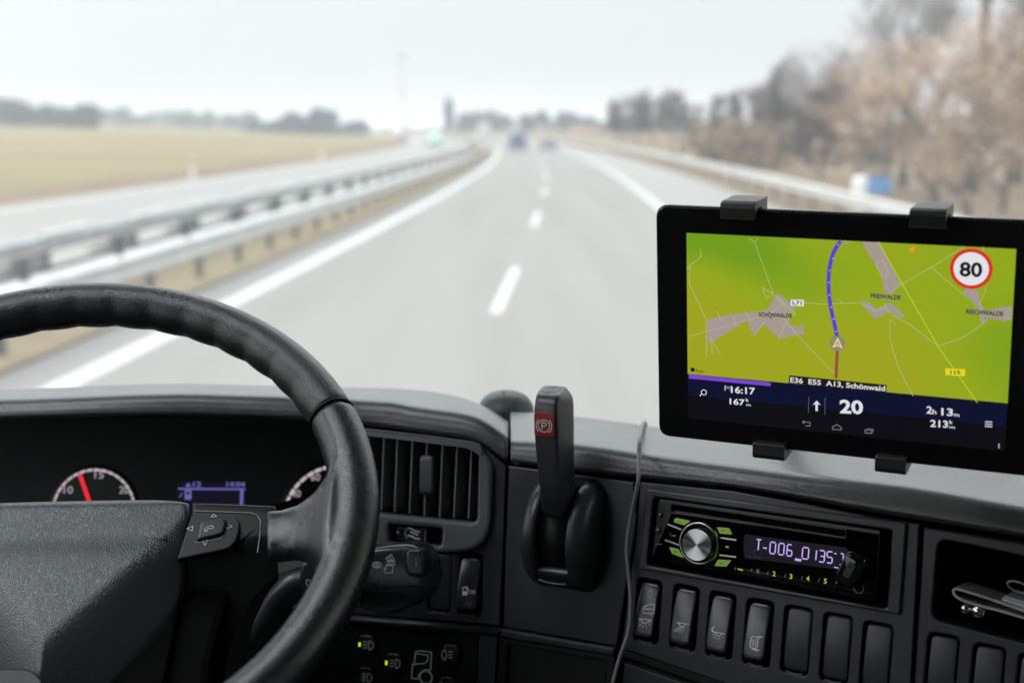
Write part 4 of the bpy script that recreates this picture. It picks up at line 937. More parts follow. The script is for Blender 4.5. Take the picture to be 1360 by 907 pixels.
b.dome(B, o_, .045, lambda a, c: hfront(c) + .0006, M_redp, .0004, rings=6); rb = b.build('park_button', pb)
cc = lev_px(Q5((355, 540)))[0]; fr_ = lambda a, c: hfront(c) + .0010
b = MB(); b.stroke(B, circ(*cc, .0048, 28), .0007, 0, M_print, True, fr_)
for a0, a1 in ((-48, 48), (132, 228)): b.stroke(B, circ(*cc, .0066, 12, a0, a1), .0007, 0, M_print, False, fr_)
p_, q_ = (cc[0] - .0017, cc[1] - .0027), (cc[0] - .0017, cc[1] + .0027)
b.stroke(B, [p_, q_, (cc[0] + .0007, cc[1] + .0027), (cc[0] + .0018, cc[1] + .0018), (cc[0] + .0018, cc[1] + .0008), (cc[0] + .0007, cc[1] - .0001), (cc[0] - .0017, cc[1] - .0001)], .0008, 0, M_print, False, fr_); b.build('symbol', rb)
# the same mark on the sloping top of the lever
b = MB(); tf = lambda a, c: hfront(c) + .0010; ct = lev_px([(733.5, 516.5)])[0]
b.stroke(B, circ(*ct, .0048, 24, ry=.0019), .0005, 0, M_printd, True, tf)
for a0, a1 in ((-48, 48), (132, 228)): b.stroke(B, circ(*ct, .0066, 10, a0, a1, ry=.0024), .0005, 0, M_printd, False, tf)
b.stroke(B, [(ct[0]-.0015, ct[1]-.0011), (ct[0]-.0012, ct[1]+.0011), (ct[0]+.0012, ct[1]+.001), (ct[0]+.0012, ct[1]), (ct[0]-.001, ct[1])], .0005, 0, M_printd, False, tf); b.build('symbol', pb)

# ---------------- cable, dome
b = MB(); L = [(858, 566, .0), (856, 560, .012), (852, 566, .026), (849.5, 584, .034), (848.5, 605, .036), (848, 635, .034), (843, 662, .020), (838, 686, .012), (832.5, 723, .009), (834.5, 759, .009), (837.5, 792, .010), (837, 815, .010), (834, 841, .011), (823, 873, .012), (814, 907, .012), (806, 950, .010)]
P_ = []
for x, y, h in L:
    if y < 640: P_.append(at_y(x, y, {566: 1.18, 560: 1.155, 584: 1.12, 605: 1.103, 635: 1.092}.get(y, 1.12)) if not (x == 858) else at_y(858, 575, 1.32))
    else: P_.append(B.pt(*B.loc(x, y, h), h))
P_ = [at_y(862, 590, 1.36), at_y(858, 566, 1.315), at_y(856, 561, 1.25), at_y(853, 568, 1.18), at_y(849.5, 584, 1.115)] + P_[4:]
b.tube(smooth_pts(P_, 6), .0016, M_cable, 10); tag(b.build('charging_cable'), 'thin grey cable hanging down over the dashboard left of the radio', 'cable')
dm = thing('sensor_dome', at_y(672, 552, 1.36), 'low black dome standing behind the dashboard pad left of the brake lever', 'sensor cover')
b = MB(); c0 = at_y(672, 548, 1.36); rings = []
for k in range(10):
    q = k / 9 * 88; rings.append([c0 + Vector((.0275 * math.cos(R(q)) ** .8 * math.cos(t), .03 * math.cos(R(q)) ** .8 * math.sin(t), .0215 * math.sin(R(q)))) for t in [2*math.pi*i/32 for i in range(32)]])
rings.insert(0, [p - Vector((0, 0, .03)) for p in rings[0]]); b.loft(rings, M_plg); b.build('cover', dm)
b = MB(); b.tube([c0 + Vector((.029 * math.cos(t), .031 * math.sin(t), -.004)) for t in [2*math.pi*i/32 for i in range(33)]], .002, M_pld, 6); b.build('base_ring', dm)
b = MB(); b.tube([c0 + Vector((-.002, -.0295 * math.cos(R(q)), .0218 * math.sin(R(q)))) for q in range(0, 90, 8)], .0006, M_void, 4); b.build('seam', dm)

# ---------------- steering wheel
sw = thing('steering_wheel', Wp.pt(0, 0, -.1), 'black leather steering wheel with a grained hub cover and buttons on its spoke', 'steering wheel')
RR, rr = .21, .0178
def rim_arc(a0, a1, m, r0, bumps=False, n=150, grow0=0):
    rings = []
    for i in range(n + 1):
        th = R(a0 + (a1 - a0) * i / n); c, s = math.cos(th), math.sin(th); ring = []
        for k in range(24):
            q = 2 * math.pi * k / 24; rx = math.cos(q); rz = math.sin(q); e = r0
            if bumps: e += .0017 * max(0, -rx) * (abs(math.sin(th * 21)) - .55) * (1 if 20 < math.degrees(th) < 160 else .3)
            if i in (0, n): e *= .93
            ring.append(Wp.pt((RR + rx * e) * c, (RR + rx * e) * s, rz * e * 1.02))
        rings.append(ring)
    b = MB(); b.loft(rings, m); return b
def ang(px, py): a, c = Wp.loc(px, py); return math.degrees(math.atan2(c, a))
aS = ang(461, 545)
rim_arc(aS + .25, 180 - aS - .25, M_leather, rr, True).build('rim_grip', sw)
low = rim_arc(aS - .25, -(180 + aS) + .25, M_grip, rr * 1.03, n=220)
def flare(mir=1):
    top = [(355, 680, -.026), (372, 680, -.026), (396, 674, -.023), (417, 660, -.015), (433, 638, -.006), (443, 608, 0), (450, 578, .001), (464, 590, 0)]
    bot = [(355, 745, -.030), (372, 745, -.030), (390, 741, -.026), (407, 744, -.016), (420, 757, -.007), (428, 778, -.001), (430, 812, .001), (450, 800, 0)]
    hw = [.0115, .012, .013, .0145, .016, .0168, .016, .013]; rings = []
    for i in range(8):
        a = Vector(Wp.loc(*top[i])); c = Vector(Wp.loc(*bot[i])); h = (top[i][2] + bot[i][2]) / 2; ring = []
        mid = (a + c) / 2; hv = (a - c) / 2
        for k in range(28):
            q = 2*math.pi*k/28; cq, sq = math.cos(q), math.sin(q); x = abs(cq) ** .75 * (1 if cq > 0 else -1); z = abs(sq) ** .75 * (1 if sq > 0 else -1)
            p = mid + hv * x; ring.append(Wp.pt(p.x * mir, p.y, h + z * hw[i]))
        rings.append(ring)
    # last ring pushed on into the rim
    return rings
for mir in (1, -1): low.loft(flare(mir), M_grip)
lo_ = low.build('rim_lower', sw, auto=True); finish(lo_, voxel=.0022, sm=9)
b = MB()   # stitched seam rings between grip and lower rim
for s_ in (aS, 180 - aS):
    c, s = math.cos(R(s_)), math.sin(R(s_)); b.tube([Wp.pt((RR + math.cos(q) * (rr - .0002)) * c, (RR + math.cos(q) * (rr - .0002)) * s, math.sin(q) * rr) for q in [2*math.pi*k/32 for k in range(33)]], .0009, M_pld, 6)
b.build('rim_seam', sw)
H0 = -.028
wl = lambda L, h=H0: Wp.pts(L, h)
half = wl([(245, 667), (252, 674), (250, 700), (243, 735), (233, 775), (222, 810), (190, 850), (150, 895), (120, 950)])
padR = [(a, c) for a, c in half]; topm = wl([(77, 657), (150, 657.5), (205, 660)])
outl = topm[:1] + topm[1:] + padR; outl = outl + [(-a, c) for a, c in outl[::-1][:-1]]
outl[0] = (0, outl[0][1])
outl = rpoly(outl, [.0] * 3 + [.004] * 3 + [.012] * (len(outl) - 9) + [.004] * 3, 3) if 0 else outl
outp = [tuple(p) for p in smooth_pts([Vector(p) for p in outl + [outl[0]]], 5)[:-1]]
l0, l1 = [Vector(p) for p in wl([(221, 752), (79, 879)])]; dl = (l1 - l0).normalized(); nl = Vector((dl.y, -dl.x))
if nl.x < 0: nl = -nl
ytop = topm[0][1]
def padh(a, c):
    a = abs(a); d = (Vector((a, c)) - l0).dot(nl); d = max(0, d + .022)
    return H0 + .004 - 1.5 * d * d / (d + .040) - .012 * max(0, (c - ytop + .016) / .016) ** 2 + .004 * math.exp(-((c - ytop + .05) / .02) ** 2) * 0 - .0022 * math.exp(-((c - ytop + .040) / .014) ** 2) * (1 if a < 9 else 0)
b = MB(); b.dome(Wp, outp, H0 - .05, padh, M_hub, .004, c=(0, ytop - .075), rings=34); b.build('hub_cover', sw)
b = MB(); b.plate(Wp, rpoly(wl([(-60, 889), (42, 889), (60, 907), (70, 960), (-60, 960)], H0 + .002), .006), [], H0 - .02, H0 + .004, M_pld, .0015); b.build('emblem_plate', sw)
b = MB()   # horn mark
hm = lambda *L: wl(crop(0, 640, .29445)(*L), H0 + .004)
b.stroke(Wp, hm((690, 243), (712, 252), (735, 250), (752, 235), (751, 256), (735, 252)), .0006, .0008, M_void, False, padh); b.stroke(Wp, hm((692, 252), (715, 256), (728, 254)), .0005, .0008, M_plg, False, padh); b.build('horn_symbol', sw)
for mir in (1, -1):
    b = MB(); L = [(a * mir, c) for a, c in wl([(256, 668), (300, 669), (366, 672), (368, 700), (367, 745), (350, 756), (330, 778), (312, 812), (300, 850), (292, 900), (285, 990), (190, 990), (226, 810), (240, 755), (252, 700)], H0 - .004)]
    if mir < 0: L = L[::-1]
    b.dome(Wp, L[::-1], H0 - .022, lambda a, c: H0 - .002 - 1.1 * max(0, (ytop - .042) - c), M_pld, .0035, c=(mir * wl([(280, 750)])[0][0], wl([(280, 750)])[0][1]), rings=8); sp = b.build('spoke', sw)
    if mir > 0: spoke = sp
b = MB(); s8 = lambda *L, h=H0 + .002: wl(S8(*L), h)
b.plate(Wp, rpoly(s8((118, 134), (310, 148), (334, 172), (333, 215), (318, 262), (285, 298), (52, 346)), [.002, .006, .006, .006, .006, .006, .002]), [], H0 - .004, H0 + .0016, M_pld, .001); bp = b.build('button_pad', sw)
b = MB(); b.dome(Wp, rpoly(s8((158, 182), (270, 170), (280, 185), (262, 238), (140, 268), (150, 225)), .002), H0 - .001, lambda a, c: H0 + .0042, M_satin, .0014); jb = b.build('phone_button', bp)
b = MB(); hh = H0 + .0018
for L in (((205, 163), (217, 150), (232, 162)), ((97, 216), (123, 205), (121, 227)), ((278, 193), (300, 207), (276, 216)), ((165, 270), (192, 268), (178, 291))): b.stroke(Wp, s8(*L, h=H0), .0005, hh, M_print, True)
b.build('symbol', bp)
b = MB(); b.stroke(Wp, s8((180, 232), (177, 220), (190, 210), (212, 205), (218, 214), (208, 220), (200, 216), (190, 222), (186, 233)), .0005, H0 + .0045, M_print, True); b.stroke(Wp, s8((130, 270), (160, 272), (245, 252), (262, 236), (276, 190), (262, 180)), .0008, H0 + .0019, M_printd); b.build('symbol', jb)
b = MB(); b.stroke(Wp, s8((130, 132), (380, 140), (412, 150), (428, 175), (424, 250), (414, 320), h=H0 - .002), .0007, H0 - .0012, M_printd); b.build('trim_line', spoke)
# hub underside and steering column
b = MB(); L = Wp.pts([(-150, 690), (250, 690), (322, 760), (314, 800), (298, 850), (284, 905), (276, 1050), (-150, 1050)], H0 - .055)
b.plate(Wp, L, [], H0 - .070, H0 - .030, M_void, .006); b.build('hub_back', sw)
co = thing('steering_column', Wp.pt(0, -.02, -.3), 'black steering column shroud below the wheel hub', 'steering column')
b = MB(); rings = []
for h, s_ in ((-.116, .055), (-.13, .066), (-.2, .072), (-.34, .075)): rings.append([Wp.pt(x * s_, y * s_ * 1.1 - .01, h) for x, y in circ(0, 0, 1, 28)])
b.loft(rings, M_pld); b.build('shroud', co)
# ---------------- stalks
def pxpt(P, x, y, h): return P.pt(*P.loc(x, y, h), h)
S_ = Plane(at_y(520, 770, 1.10), 14, 12)
stk = thing('wiper_stalk', pxpt(S_, 470, 770, -.03), 'thick black control stalk with wiper symbols right of the steering wheel', 'control stalk')
so = [(440, 752), (470, 733)] + Q4((255, 185), (400, 160), (560, 150), (640, 162), (700, 200), (760, 290), (787, 430), (782, 530), (740, 625), (650, 700), (520, 770), (400, 810), (280, 815), (200, 782), (100, 742)) + [(440, 795)]
so = [tuple(p) for p in smooth_pts([Vector(p) for p in S_.pts(so) + [S_.loc(440, 752)]], 3)[:-1]]
yt, yb = S_.loc(520, 722)[1], S_.loc(520, 816)[1]
def sth(a, c):
    t = max(0, min(1, (yt - c) / (yt - yb)))
    return .016 * math.sqrt(max(0, 1 - ((t - .42) / .62) ** 2)) - (.007 if t > .66 else .007 * max(0, (t - .58) / .08)) - .004
b = MB(); b.dome(S_, so, -.03, sth, M_switch, .005, rings=22); stb = b.build('stalk', stk)
bo_ = rpoly(S_.pts(Q4((562, 212), (702, 208), (722, 300), (725, 452), (585, 440), (553, 320)), .012), .003)
b = MB(); b.dome(S_, rpoly(S_.pts(Q4((525, 205), (715, 195), (745, 300), (745, 470), (565, 455), (520, 330)), .012), .004), 0, lambda a, c: .0124, M_pld, .001); b.build('button_recess', stk)
b = MB(); b.dome(S_, bo_, .005, lambda a, c: .0145, M_switch, .002); bt = b.build('end_button', stk)
q4 = lambda *L, h=.011: S_.pts(Q4(*L), h)
b = MB()
for L in (((640, 285), (655, 292), (642, 300)), ((630, 310), (665, 318)), ((632, 330), (660, 326)), ((635, 345), (662, 348), (660, 360), (638, 356)), ((645, 275), (648, 360))): b.stroke(S_, q4(*L, h=.0145), .0005, .0149, M_printd)
b.build('symbol', bt)
b = MB(); W2 = lambda L, cl=False: b.stroke(S_, q4(*L), .0005, .0004, M_print, cl, sth)
W2(((365, 288), (412, 250), (448, 300), (385, 308)), True); W2(((385, 270), (402, 305))); W2(((400, 262), (425, 302))); W2(((383, 312), (450, 315), (452, 345), (380, 346)), True); W2(((405, 314), (404, 345))); W2(((428, 314), (428, 345)))
W2(((353, 372), (375, 385), (372, 352), (425, 352), (440, 370), (428, 412), (435, 420), (365, 422), (362, 395)), True)
W2([(288 + 40*math.cos(t/14*6.283), 347 + 28*math.sin(t/14*6.283)) for t in range(14)], True); W2([(288 + 24*math.cos(t/12*6.283), 347 + 17*math.sin(t/12*6.283)) for t in range(12)], True); W2(((288, 335), (288, 362)))
b.build('symbol', stb)
b = MB(); b.tube([pxpt(S_, 470, 770, -.01), pxpt(S_, 400, 775, -.03), pxpt(S_, 330, 800, -.05)], [.017, .014, .016], M_pld, 16); b.build('stalk_arm', stk)
gs = thing('gear_stalk', pxpt(S_, 330, 850, -.02), 'small gear selector stalk marked D behind the lower wheel spoke', 'control stalk')
b = MB(); b.tube(smooth_pts([pxpt(S_, 312, 858, -.02), pxpt(S_, 338, 850, -.015), pxpt(S_, 356, 825, -.008), pxpt(S_, 372, 796, -.004), pxpt(S_, 392, 777, 0), pxpt(S_, 408, 772, .001)], 5), .0115, M_pl, 14); b.build('arm', gs)
b = MB(); b.dome(S_, rpoly(S_.pts([(401, 746), (418, 741), (440, 742), (440, 790), (402, 790)], .005), .004), -.015, lambda a, c: .009, M_pl, .004); kb = b.build('selector_knob', gs)
b = MB(); a_, c_ = S_.pts([(406.5, 777), (412.5, 777)], .0095); b.text(S_, 'D', a_, c_, .0048, .0096, M_print, .0); b.build('symbol', kb)
b = MB(); rings = [[pxpt(S_, 322, 852, -.045) + Vector((x, 0, y)) * 1 + Vector((0, z, 0)) for x, y in circ(0, 0, r_, 20)] for z, r_ in ((-.02, .01), (-.017, .017), (.0, .022), (.05, .026))]; b.loft(rings, M_pl); b.build('joint', gs)

# ---------------- tablet
tb_ = thing('tablet', T.pt(.11, -.15, -.01), 'black tablet showing a green navigation map, held above the radio', 'tablet')
c0 = T.loc(871, 273); c1 = T.loc(881, 577); tl = Vector(c0); bl = Vector(c1)
x0 = (tl.x + bl.x) / 2 - .0025; ytp = tl.y; ybt = T.loc(905, 583)[1]; x1 = .2170 - x0 * 1.0
body = rrect((x0 + x1) / 2, (ytp + ybt) / 2, x1 - x0, ytp - ybt, .009, 7)
b = MB(); b.plate(T, body, [], -.0090, -.0006, M_satin, .0025); b.plate(T, grow_poly(body, -.0012), [], -.001, 0, M_gloss, .0004); b.build('case', tb_)
W_, H_ = .217, .1356
scr = MB(); M_off = glow('screen black', (13, 13, 19), 1, .08, .5); scr.flat(T, [(0, 0), (W_, 0), (W_, -H_), (0, -H_)], .00012, M_off); scr = scr.build('screen', tb_)
M_map = glow('map green', (150, 160, 20), 1, .1, .4)
N = M_map.node_tree.nodes; L_ = M_map.node_tree.links; tc = N.new('ShaderNodeTexCoord'); nz = N.new('ShaderNodeTexNoise'); nz.inputs['Scale'].default_value = 9; nz.inputs['Detail'].default_value = .5
cr = N.new('ShaderNodeValToRGB'); e = cr.color_ramp.elements; e[0].position = .36; e[0].color = (*lin((114, 156, 30)), 1); e[1].position = .66; e[1].color = (*lin((158, 164, 32)), 1); q = e.new(.50); q.color = (*lin((146, 167, 30)), 1)
# greener towards the map's left and right ends, as the terrain shading of the map shows
sx = N.new('ShaderNodeSeparateXYZ'); L_.new(tc.outputs['Generated'], sx.inputs[0])
m1 = N.new('ShaderNodeMath'); m1.operation = 'SUBTRACT'; m1.inputs[1].default_value = .43; L_.new(sx.outputs[0], m1.inputs[0])
m2 = N.new('ShaderNodeMath'); m2.operation = 'MULTIPLY'; L_.new(m1.outputs[0], m2.inputs[0]); L_.new(m1.outputs[0], m2.inputs[1])
m3 = N.new('ShaderNodeMath'); m3.operation = 'MULTIPLY_ADD'; m3.inputs[1].default_value = -.62; L_.new(m2.outputs[0], m3.inputs[0]); 
m4 = N.new('ShaderNodeMath'); m4.operation = 'MULTIPLY_ADD'; m4.inputs[1].default_value = -.09; L_.new(sx.outputs[2], m4.inputs[0]); m5 = N.new('ShaderNodeMath'); m5.operation = 'ADD'; m5.inputs[1].default_value = .10
L_.new(nz.outputs['Fac'], m5.inputs[0]); L_.new(m5.outputs[0], m4.inputs[2]); L_.new(m4.outputs[0], m3.inputs[2])
L_.new(tc.outputs['Object'], nz.inputs['Vector']); L_.new(m3.outputs[0], cr.inputs[0]); L_.new(cr.outputs[0], N['Principled BSDF'].inputs['Emission Color'])
M_vill = glow('map village', (165, 152, 146), 1); M_way = glow('map road', (205, 208, 150), .8); M_wayy = glow('map yellow road', (215, 215, 70), .9); M_route = glow('route purple', (92, 62, 205), 1); M_redr = glow('route behind', (176, 108, 70), .9)
M_tw = glow('screen white', (222, 224, 228), 1); M_tk = glow('screen ink', (20, 20, 22), 1); M_tdim = glow('screen grey', (140, 140, 145), .8); M_lab = glow('label panel', (28, 26, 18), 1); M_yl = glow('yellow tag', (225, 215, 40), 1); M_ring = glow('sign ring red', (212, 48, 36), 1)
M_purp = glow('progress purple', (122, 70, 205), 1); M_bar = glow('bar navy', (14, 18, 46), 1); M_org = glow('arrow orange', (240, 150, 40), 1); M_halo = glow('map label halo', (165, 165, 140), .8)
t4 = lambda *L: T.pts(T4(*L)); t5 = lambda *L: T.pts(T5(*L))
mv = MB(); yb0 = T.loc(915, 494)[1]; yb1 = T.loc(1339, 538)[1]; mb_ = (yb0 + yb1) / 2
mv.flat(T, [(0, 0), (W_, 0), (W_, mb_), (0, mb_)], .0003, M_map); mp_ = mv.build('map', scr)
z = .0005
for L in ([(470, 405), (530, 450), (528, 480), (495, 470), (520, 520), (545, 530), (558, 515), (570, 552), (505, 562), (478, 572), (425, 520), (408, 530), (385, 562), (358, 505), (300, 540), (218, 592), (215, 502), (290, 485), (430, 468), (455, 430)],
          [(775, 220), (835, 222), (915, 375), (880, 405), (858, 408), (845, 340), (818, 295)], [(768, 432), (800, 440), (825, 462), (858, 450), (880, 438), (930, 490), (915, 496), (870, 470), (850, 484), (825, 500), (795, 470)],
          [(1150, 388), (1195, 395), (1200, 440), (1222, 470), (1290, 455), (1318, 455), (1315, 500), (1290, 508), (1232, 492), (1220, 515), (1205, 510), (1195, 470), (1180, 440), (1140, 410)],
          [(705, 218), (735, 219), (712, 230)]): b = MB(); b.flat(T, t4(*L), z, M_vill); b.build('map_village', mp_)
b = MB(); z = .0007
for L in ([(365, 205), (388, 222), (455, 408), (500, 460), (495, 500), (545, 560), (672, 692)], [(388, 222), (400, 208)], [(192, 243), (195, 275), (155, 305), (152, 370), (212, 500), (215, 635)], [(142, 320), (155, 305)], [(148, 562), (300, 520), (440, 480), (500, 440)],
          [(565, 440), (640, 446), (700, 442), (768, 440), (830, 472), (860, 455), (875, 480), (950, 520), (1050, 597)], [(860, 455), (862, 420), (915, 375), (1025, 312), (1145, 238)], [(875, 500), (876, 570), (905, 670), (960, 777)], [(1050, 597), (1150, 560), (1212, 515), (1218, 480), (1200, 440), (1222, 400), (1222, 380)],
          [(1025, 312), (1140, 410)], [(1290, 490), (1318, 500)], [(415, 385), (430, 425), (455, 408), (415, 385)], [(250, 470), (268, 505)], [(310, 488), (322, 528)], [(352, 465), (375, 510)], [(232, 570), (235, 625)], [(225, 560), (265, 628)], [(425, 505), (385, 560)], [(470, 420), (535, 480), (505, 500), (475, 570)], [(690, 425), (705, 442)], [(850, 285), (825, 300), (850, 350)], [(850, 285), (868, 330), (860, 350)], [(880, 500), (895, 520)], [(1212, 238), (1212, 258)]):
    b.stroke(T, t4(*L), .00034, z, M_way)
b.stroke(T, t4((835, 222), (1050, 597), (1192, 800)), .0005, z + .0001, M_wayy); b.build('map_roads', mp_)
b = MB(); rt = smooth_pts([Vector(p) for p in t4((697, 218), (672, 262), (658, 320), (655, 385), (662, 450), (675, 510), (687, 565))], 6)
b.stroke(T, rt, .0030, .0009, M_tdim); b.stroke(T, rt, .0023, .0010, M_route)
for c in ((690, 230), (671, 280), (660, 323), (656, 366), (658, 411), (665, 455), (674, 498), (683, 542)):
    x, y = t4(c)[0]; b.flat(T, [(x - .0005, y - .0004), (x + .0005, y - .0004), (x, y + .0006)], .0012, M_tw)
b.build('route_line', mp_)
b = MB(); b.stroke(T, t4((687, 605), (682, 712)), .0024, .0009, M_redr); b.stroke(T, t4((687, 605), (682, 712)), .0012, .0010, glow('route core', (140, 90, 60), .8)); b.build('driven_line', mp_)
b = MB(); cx_, cy_ = t4((688, 587))[0]; b.flat(T, circ(cx_, cy_, .0050, 28), .0011, glow('marker disc', (150, 150, 90), .9)); b.stroke(T, circ(cx_, cy_, .0050, 28), .0005, .0012, M_tdim, True)
b.flat(T, [(cx_, cy_ + .0042), (cx_ + .0036, cy_ - .0032), (cx_, cy_ - .0014)], .0013, M_tw); b.flat(T, [(cx_, cy_ + .0042), (cx_, cy_ - .0014), (cx_ - .0036, cy_ - .0032)], .0013, M_tw); b.flat(T, [(cx_, cy_ + .0028), (cx_ + .0024, cy_ - .0020), (cx_, cy_ - .0008)], .0015, M_org); b.flat(T, [(cx_, cy_ + .0028), (cx_, cy_ - .0008), (cx_ - .0024, cy_ - .0020)], .0015, M_org); b.build('position_arrow', mp_)
b = MB(); x, y = t4((957, 245))[0]; b.flat(T, [(x - .0025, y - .0004), (x + .0022, y + .0021), (x + .0008, y - .0026)], .0009, M_org); b.build('compass_arrow', mp_)
def label(b, txt, Lp, Rp, hgt, m, halo=None, z=.0015, bold=.02):
    a_, c_ = T.pts([Lp, Rp])
    if halo:
        b.text(T, txt, a_, c_, hgt, z - .0002, halo, bold + .06)
    b.text(T, txt, a_, c_, hgt, z, m, bold)
b = MB()
label(b, 'SCHÖNWALDE', *T4((404, 488), (524, 494)), .0029, M_tk, M_halo); label(b, 'FREIWALDE', *T4((808, 421), (916, 428)), .0030, M_tk, M_halo); label(b, 'REICHWALDE', *T4((1152, 478), (1286, 487)), .0030, M_tk, M_halo)
for c in ((448, 494), (863, 434), (1219, 494)): b.flat(T, circ(*t4(c)[0], .0005, 8), .0015, M_tk)
b.build('place_names', mp_)
b = MB(); b.flat(T, rpoly(t4((519, 428), (566, 429), (566, 452), (518, 450)), .0003), .0012, M_tw); label(b, 'L71', *T4((526, 446), (559, 447)), .0027, M_tk, None, .0014); b.flat(T, rpoly(t4((1077, 676), (1148, 679), (1148, 704), (1077, 700)), .0003), .0012, M_yl); label(b, '115', *T4((1095, 696), (1131, 697)), .0026, M_tk, None, .0014); b.build('road_number_tags', mp_)
b = MB(); b.flat(T, circ(*t4((165, 681))[0], .0016, 14), .0012, M_tk); label(b, 'Sygic', *T4((176, 688), (208, 692)), .0024, glow('map logo ink', (70, 75, 30), 1), None, .0012, .0); b.build('map_logo', mp_)
b = MB(); b.flat(T, t4((514, 700), (866, 735), (864, 763), (512, 728)), .0016, M_lab); label(b, 'E36  E55  A13, Schönwald', *T4((518, 725), (860, 757)), .0036, M_tw, None, .0018); b.build('street_label', mp_)
b = MB(); cx_, cy_ = t4((1170, 317))[0]; b.flat(T, circ(cx_, cy_, .01325, 48), .0012, M_ring); b.flat(T, circ(cx_, cy_, .01085, 48), .0014, glow('sign white', (226, 226, 230), 1)); label(b, '80', *T4((1128, 342), (1210, 345)), .0092, M_tk, None, .0016, .03); b.build('speed_limit_sign', mp_)
b = MB(); b.flat(T, [(0, mb_), (W_, mb_), (W_, mb_ - .016), (0, mb_ - .016)], .0004, M_bar); b.flat(T, t4((150, 698), (446, 727), (446, 741), (150, 713)), .0008, M_purp); ib = b.build('info_bar', scr)
b = MB(); label(b, '16:17', *T4((303, 764), (390, 770)), .0047, M_tw, None, .0009); label(b, '167', *T4((298, 805), (352, 810)), .0043, M_tw, None, .0009); label(b, 'k', *T4((357, 796), (367, 797)), .0024, M_tw, None, .0009, .01); label(b, 'm', *T4((358, 811), (374, 813)), .0018, M_tw, None, .0009, .01)
label(b, '20', *T4((696, 836), (780, 840)), .0093, M_tw, None, .0009, .03); label(b, '2', *T4((1008, 838), (1028, 840)), .0050, M_tw, None, .0009); label(b, 'h', *T4((1030, 841), (1044, 842)), .0034, M_tw, None, .0009, .01); label(b, '13', *T4((1062, 845), (1104, 848)), .0050, M_tw, None, .0009); label(b, 'm', *T4((1108, 849), (1127, 851)), .0026, M_tw, None, .0009, .01)
label(b, '213', *T4((1022, 886), (1086, 890)), .0047, M_tw, None, .0009); label(b, 'k', *T4((1091, 876), (1103, 877)), .0025, M_tw, None, .0009, .01); label(b, 'm', *T4((1091, 892), (1111, 894)), .0020, M_tw, None, .0009, .01); b.build('info_text', ib)
b = MB(); b.stroke(T, t4((612, 830), (612, 798)), .0016, .0009, M_tw); b.flat(T, t4((598, 808), (612, 792), (627, 809), (612, 803)), .0010, M_tw); b.stroke(T, t4((584, 778), (582, 838)), .0002, .0009, M_tdim); b.stroke(T, t4((643, 782), (641, 842)), .0002, .0009, M_tdim)
b.stroke(T, circ(*t4((205, 763))[0], .0019, 18), .0005, .0009, M_tw, True); b.stroke(T, t4((197, 769), (190, 776)), .0006, .0009, M_tw); b.stroke(T, t4((282, 738), (281, 756)), .0005, .0009, M_tw); b.stroke(T, t4((300, 740), (299, 758)), .0004, .0009, M_tdim); b.flat(T, t4((284, 741), (297, 742), (297, 750), (284, 749)), .0009, M_tdim)
for k in range(3): b.stroke(T, t4((1220, 868 + k*8.5), (1246, 870 + k*8.5)), .0006, .0009, M_tw)
b.build('info_symbols', ib)
b = MB(); b.stroke(T, t5((562, 326), (588, 327), (588, 340), (572, 340)), .0005, .0009, M_tdim); b.stroke(T, t5((568, 321), (561, 326), (568, 332)), .0005, .0009, M_tdim); b.stroke(T, t5((670, 352), (670, 343), (685, 335), (701, 346), (701, 354)), .0005, .0009, M_tdim, True); b.stroke(T, t5((787, 354), (811, 356), (811, 366), (787, 365)), .0005, .0009, M_tdim, True); b.stroke(T, t5((793, 350), (816, 352), (815, 362)), .0004, .0009, M_tdim)
for k in range(3): b.flat(T, circ(*t5((1270, 406 + k*6))[0], .0004, 8), .0009, M_tw)
b.build('navigation_keys', scr)
# holder
hd = thing('tablet_holder', T.pt(.11, -.17, -.06), 'black clamp bracket with four claws gripping the tablet', 'holder')
M_clamp = mat('matt holder plastic', (.022, .023, .024), .38, .5, bump=('wave', 500, .3, .0003))
ytb = ytp; ybb = ybt
for (pxl, pxr, py, top) in ((957, 1003, 276, 1), (1208, 1257, 282, 1), (1000, 1042, 606, 0), (1162, 1203, 628, 0)):
    a0, a1 = T.loc(pxl, py, .007)[0], T.loc(pxr, py, .007)[0]; b = MB(); s = 1 if top else -1; ye = (ytb if top else ybb)
    prof = [(-.011, ye - s*.001), (-.0195, ye - s*.012), (-.024, ye - s*.012), (-.024, ye + s*.005), (.0035, ye + s*.006), (.007, ye + s*.005), (.0085, ye + s*.002), (.0080, ye - s*.0052), (.0065, ye - s*.0062), (.0008, ye - s*.0062), (.0006, ye + s*.0008), (-.010, ye + s*.0008)]
    rings = [[T.pt(a0 + (a1 - a0) * k, ye + (y_ - ye) * q, h) for h, y_ in prof] for k, q in ((0, .96), (.04, 1), (.96, 1), (1, .96))]
    b.loft(rings, M_clamp, smooth=False); b.build('claw', hd, auto=True)
b = MB(); cxm = T.loc(1107, 430)[0]
for a in (T.loc(980, 280)[0], T.loc(1232, 280)[0]):
    b.plate(T, rrect(a, (ytb + ybb) / 2, .018, ytb - ybb + .004, .002), [], -.024, -.019, M_pld, .001)
b.plate(T, rrect(cxm, (ytb + ybb) / 2, .13, .04, .004), [], -.026, -.0195, M_pld, .001); b.build('back_bar', hd, auto=True)
b = MB(); e = T.pt(cxm, (ytb + ybb) / 2, -.025); g = Vector((e.x + .03, 1.31, EYE - .275)); b.tube(smooth_pts([e, e - T.n * .03, Vector((e.x + .03, 1.22, EYE - .19)), Vector((e.x + .03, 1.30, EYE - .225)), g], 6), .009, M_pld, 12); b.build('arm', hd)
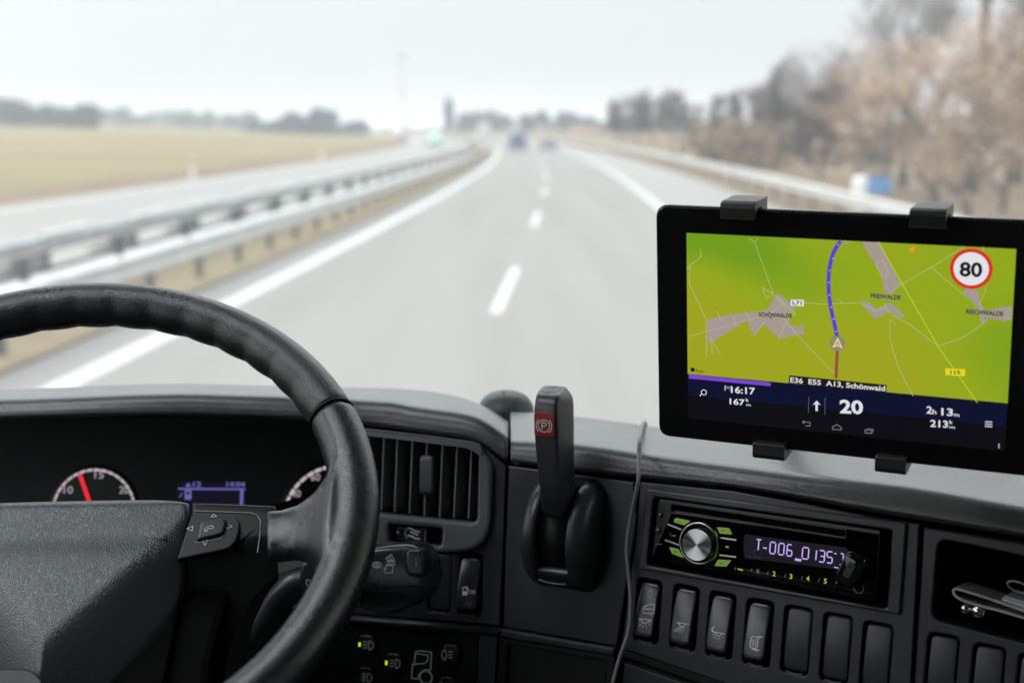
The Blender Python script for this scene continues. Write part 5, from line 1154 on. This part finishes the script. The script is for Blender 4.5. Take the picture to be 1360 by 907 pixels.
b = MB(); b.loft([[e + Vector((0, 0, -.0)) - T.n * (.001 + .004 * i) + (T.u * math.cos(q) + T.t * math.sin(q)) * r_ for q in [2*math.pi*k/20 for k in range(20)]] for i, r_ in enumerate((.02, .02, .014, .012))], M_pld); b.build('ball_joint', hd)

# ---------------- things lying in the open tray
q3 = lambda *L, h=0: C.pts(Q3(*L), h)
cl = thing('metal_strip', C.pt(*q3((600, 700))[0], -.02), 'folded grey metal strip sticking out of the open tray beside the radio', 'metal strip')
b = MB(); path = [Vector(p) for p in q3((1500, 830), (1109, 700), (800, 610), (550, 545), (330, 480), (215, 420), (170, 355), (185, 320), (230, 318), (330, 345), (600, 430), (850, 515), (1109, 605), (1500, 735), h=.004)]
rows = []; path = smooth_pts(path, 4)
for i, p in enumerate(path):
    d = (path[min(i+1, len(path)-1)] - path[max(i-1, 0)]).normalized(); n_ = Vector((-d.y, d.x)) * .0009
    rows.append([C.pt(*(p + n_), .006), C.pt(*(p + n_), -.028), C.pt(*(p - n_), -.028), C.pt(*(p - n_), .006)])
b.loft(rows, M_strip, smooth=False); b.build('strip', cl, auto=True)
b = MB(); c_ = q3((400, 605), h=.004)[0]; ax = C.u
for x, r_ in ((-.0045, .0040), (.0048, .0058)):
    rings = [[C.pt(c_[0] + x + r_ * math.cos(R(q)), c_[1] + r_ * math.sin(R(q)) * math.cos(t), r_ * math.sin(R(q)) * math.sin(t) + .001) for t in [2*math.pi*k/20 for k in range(20)]] for q in range(2, 180, 16)]
    b.loft(rings, M_chrome)
b.build('chrome_stud', cl, auto=True)
bk_ = thing('booklet', C.pt(*q3((1100, 560))[0], -.02), 'pale blue folded booklet on the metal strip in the tray', 'booklet')
M_pblue = mat('pale blue card', (.38, .46, .50), .5, .4, var=(50, .15)); b = MB(); L = q3((812, 505), (830, 425), (870, 400), (1500, 600), (1480, 730), h=.0)
b.plate(C, L, [], -.035, .002, M_pblue, .0006); b.build('cover', bk_); b = MB(); b.stroke(C, q3((830, 460), (1500, 668), h=.002), .0006, .0023, M_print); b.build('page_edge', bk_)
b = MB(); c_ = q3((1010, 310))[0]; b.tube([C.pt(c_[0] + .0075 * math.cos(t), c_[1] + .0042 * math.sin(t) - .001 * math.cos(t), -.006 + .004 * math.sin(t)) for t in [2*math.pi*k/24 for k in range(25)]], .0008, M_cable, 6); tag(b.build('wire_loop'), 'small grey wire loop above the pale blue booklet in the tray', 'wire loop')
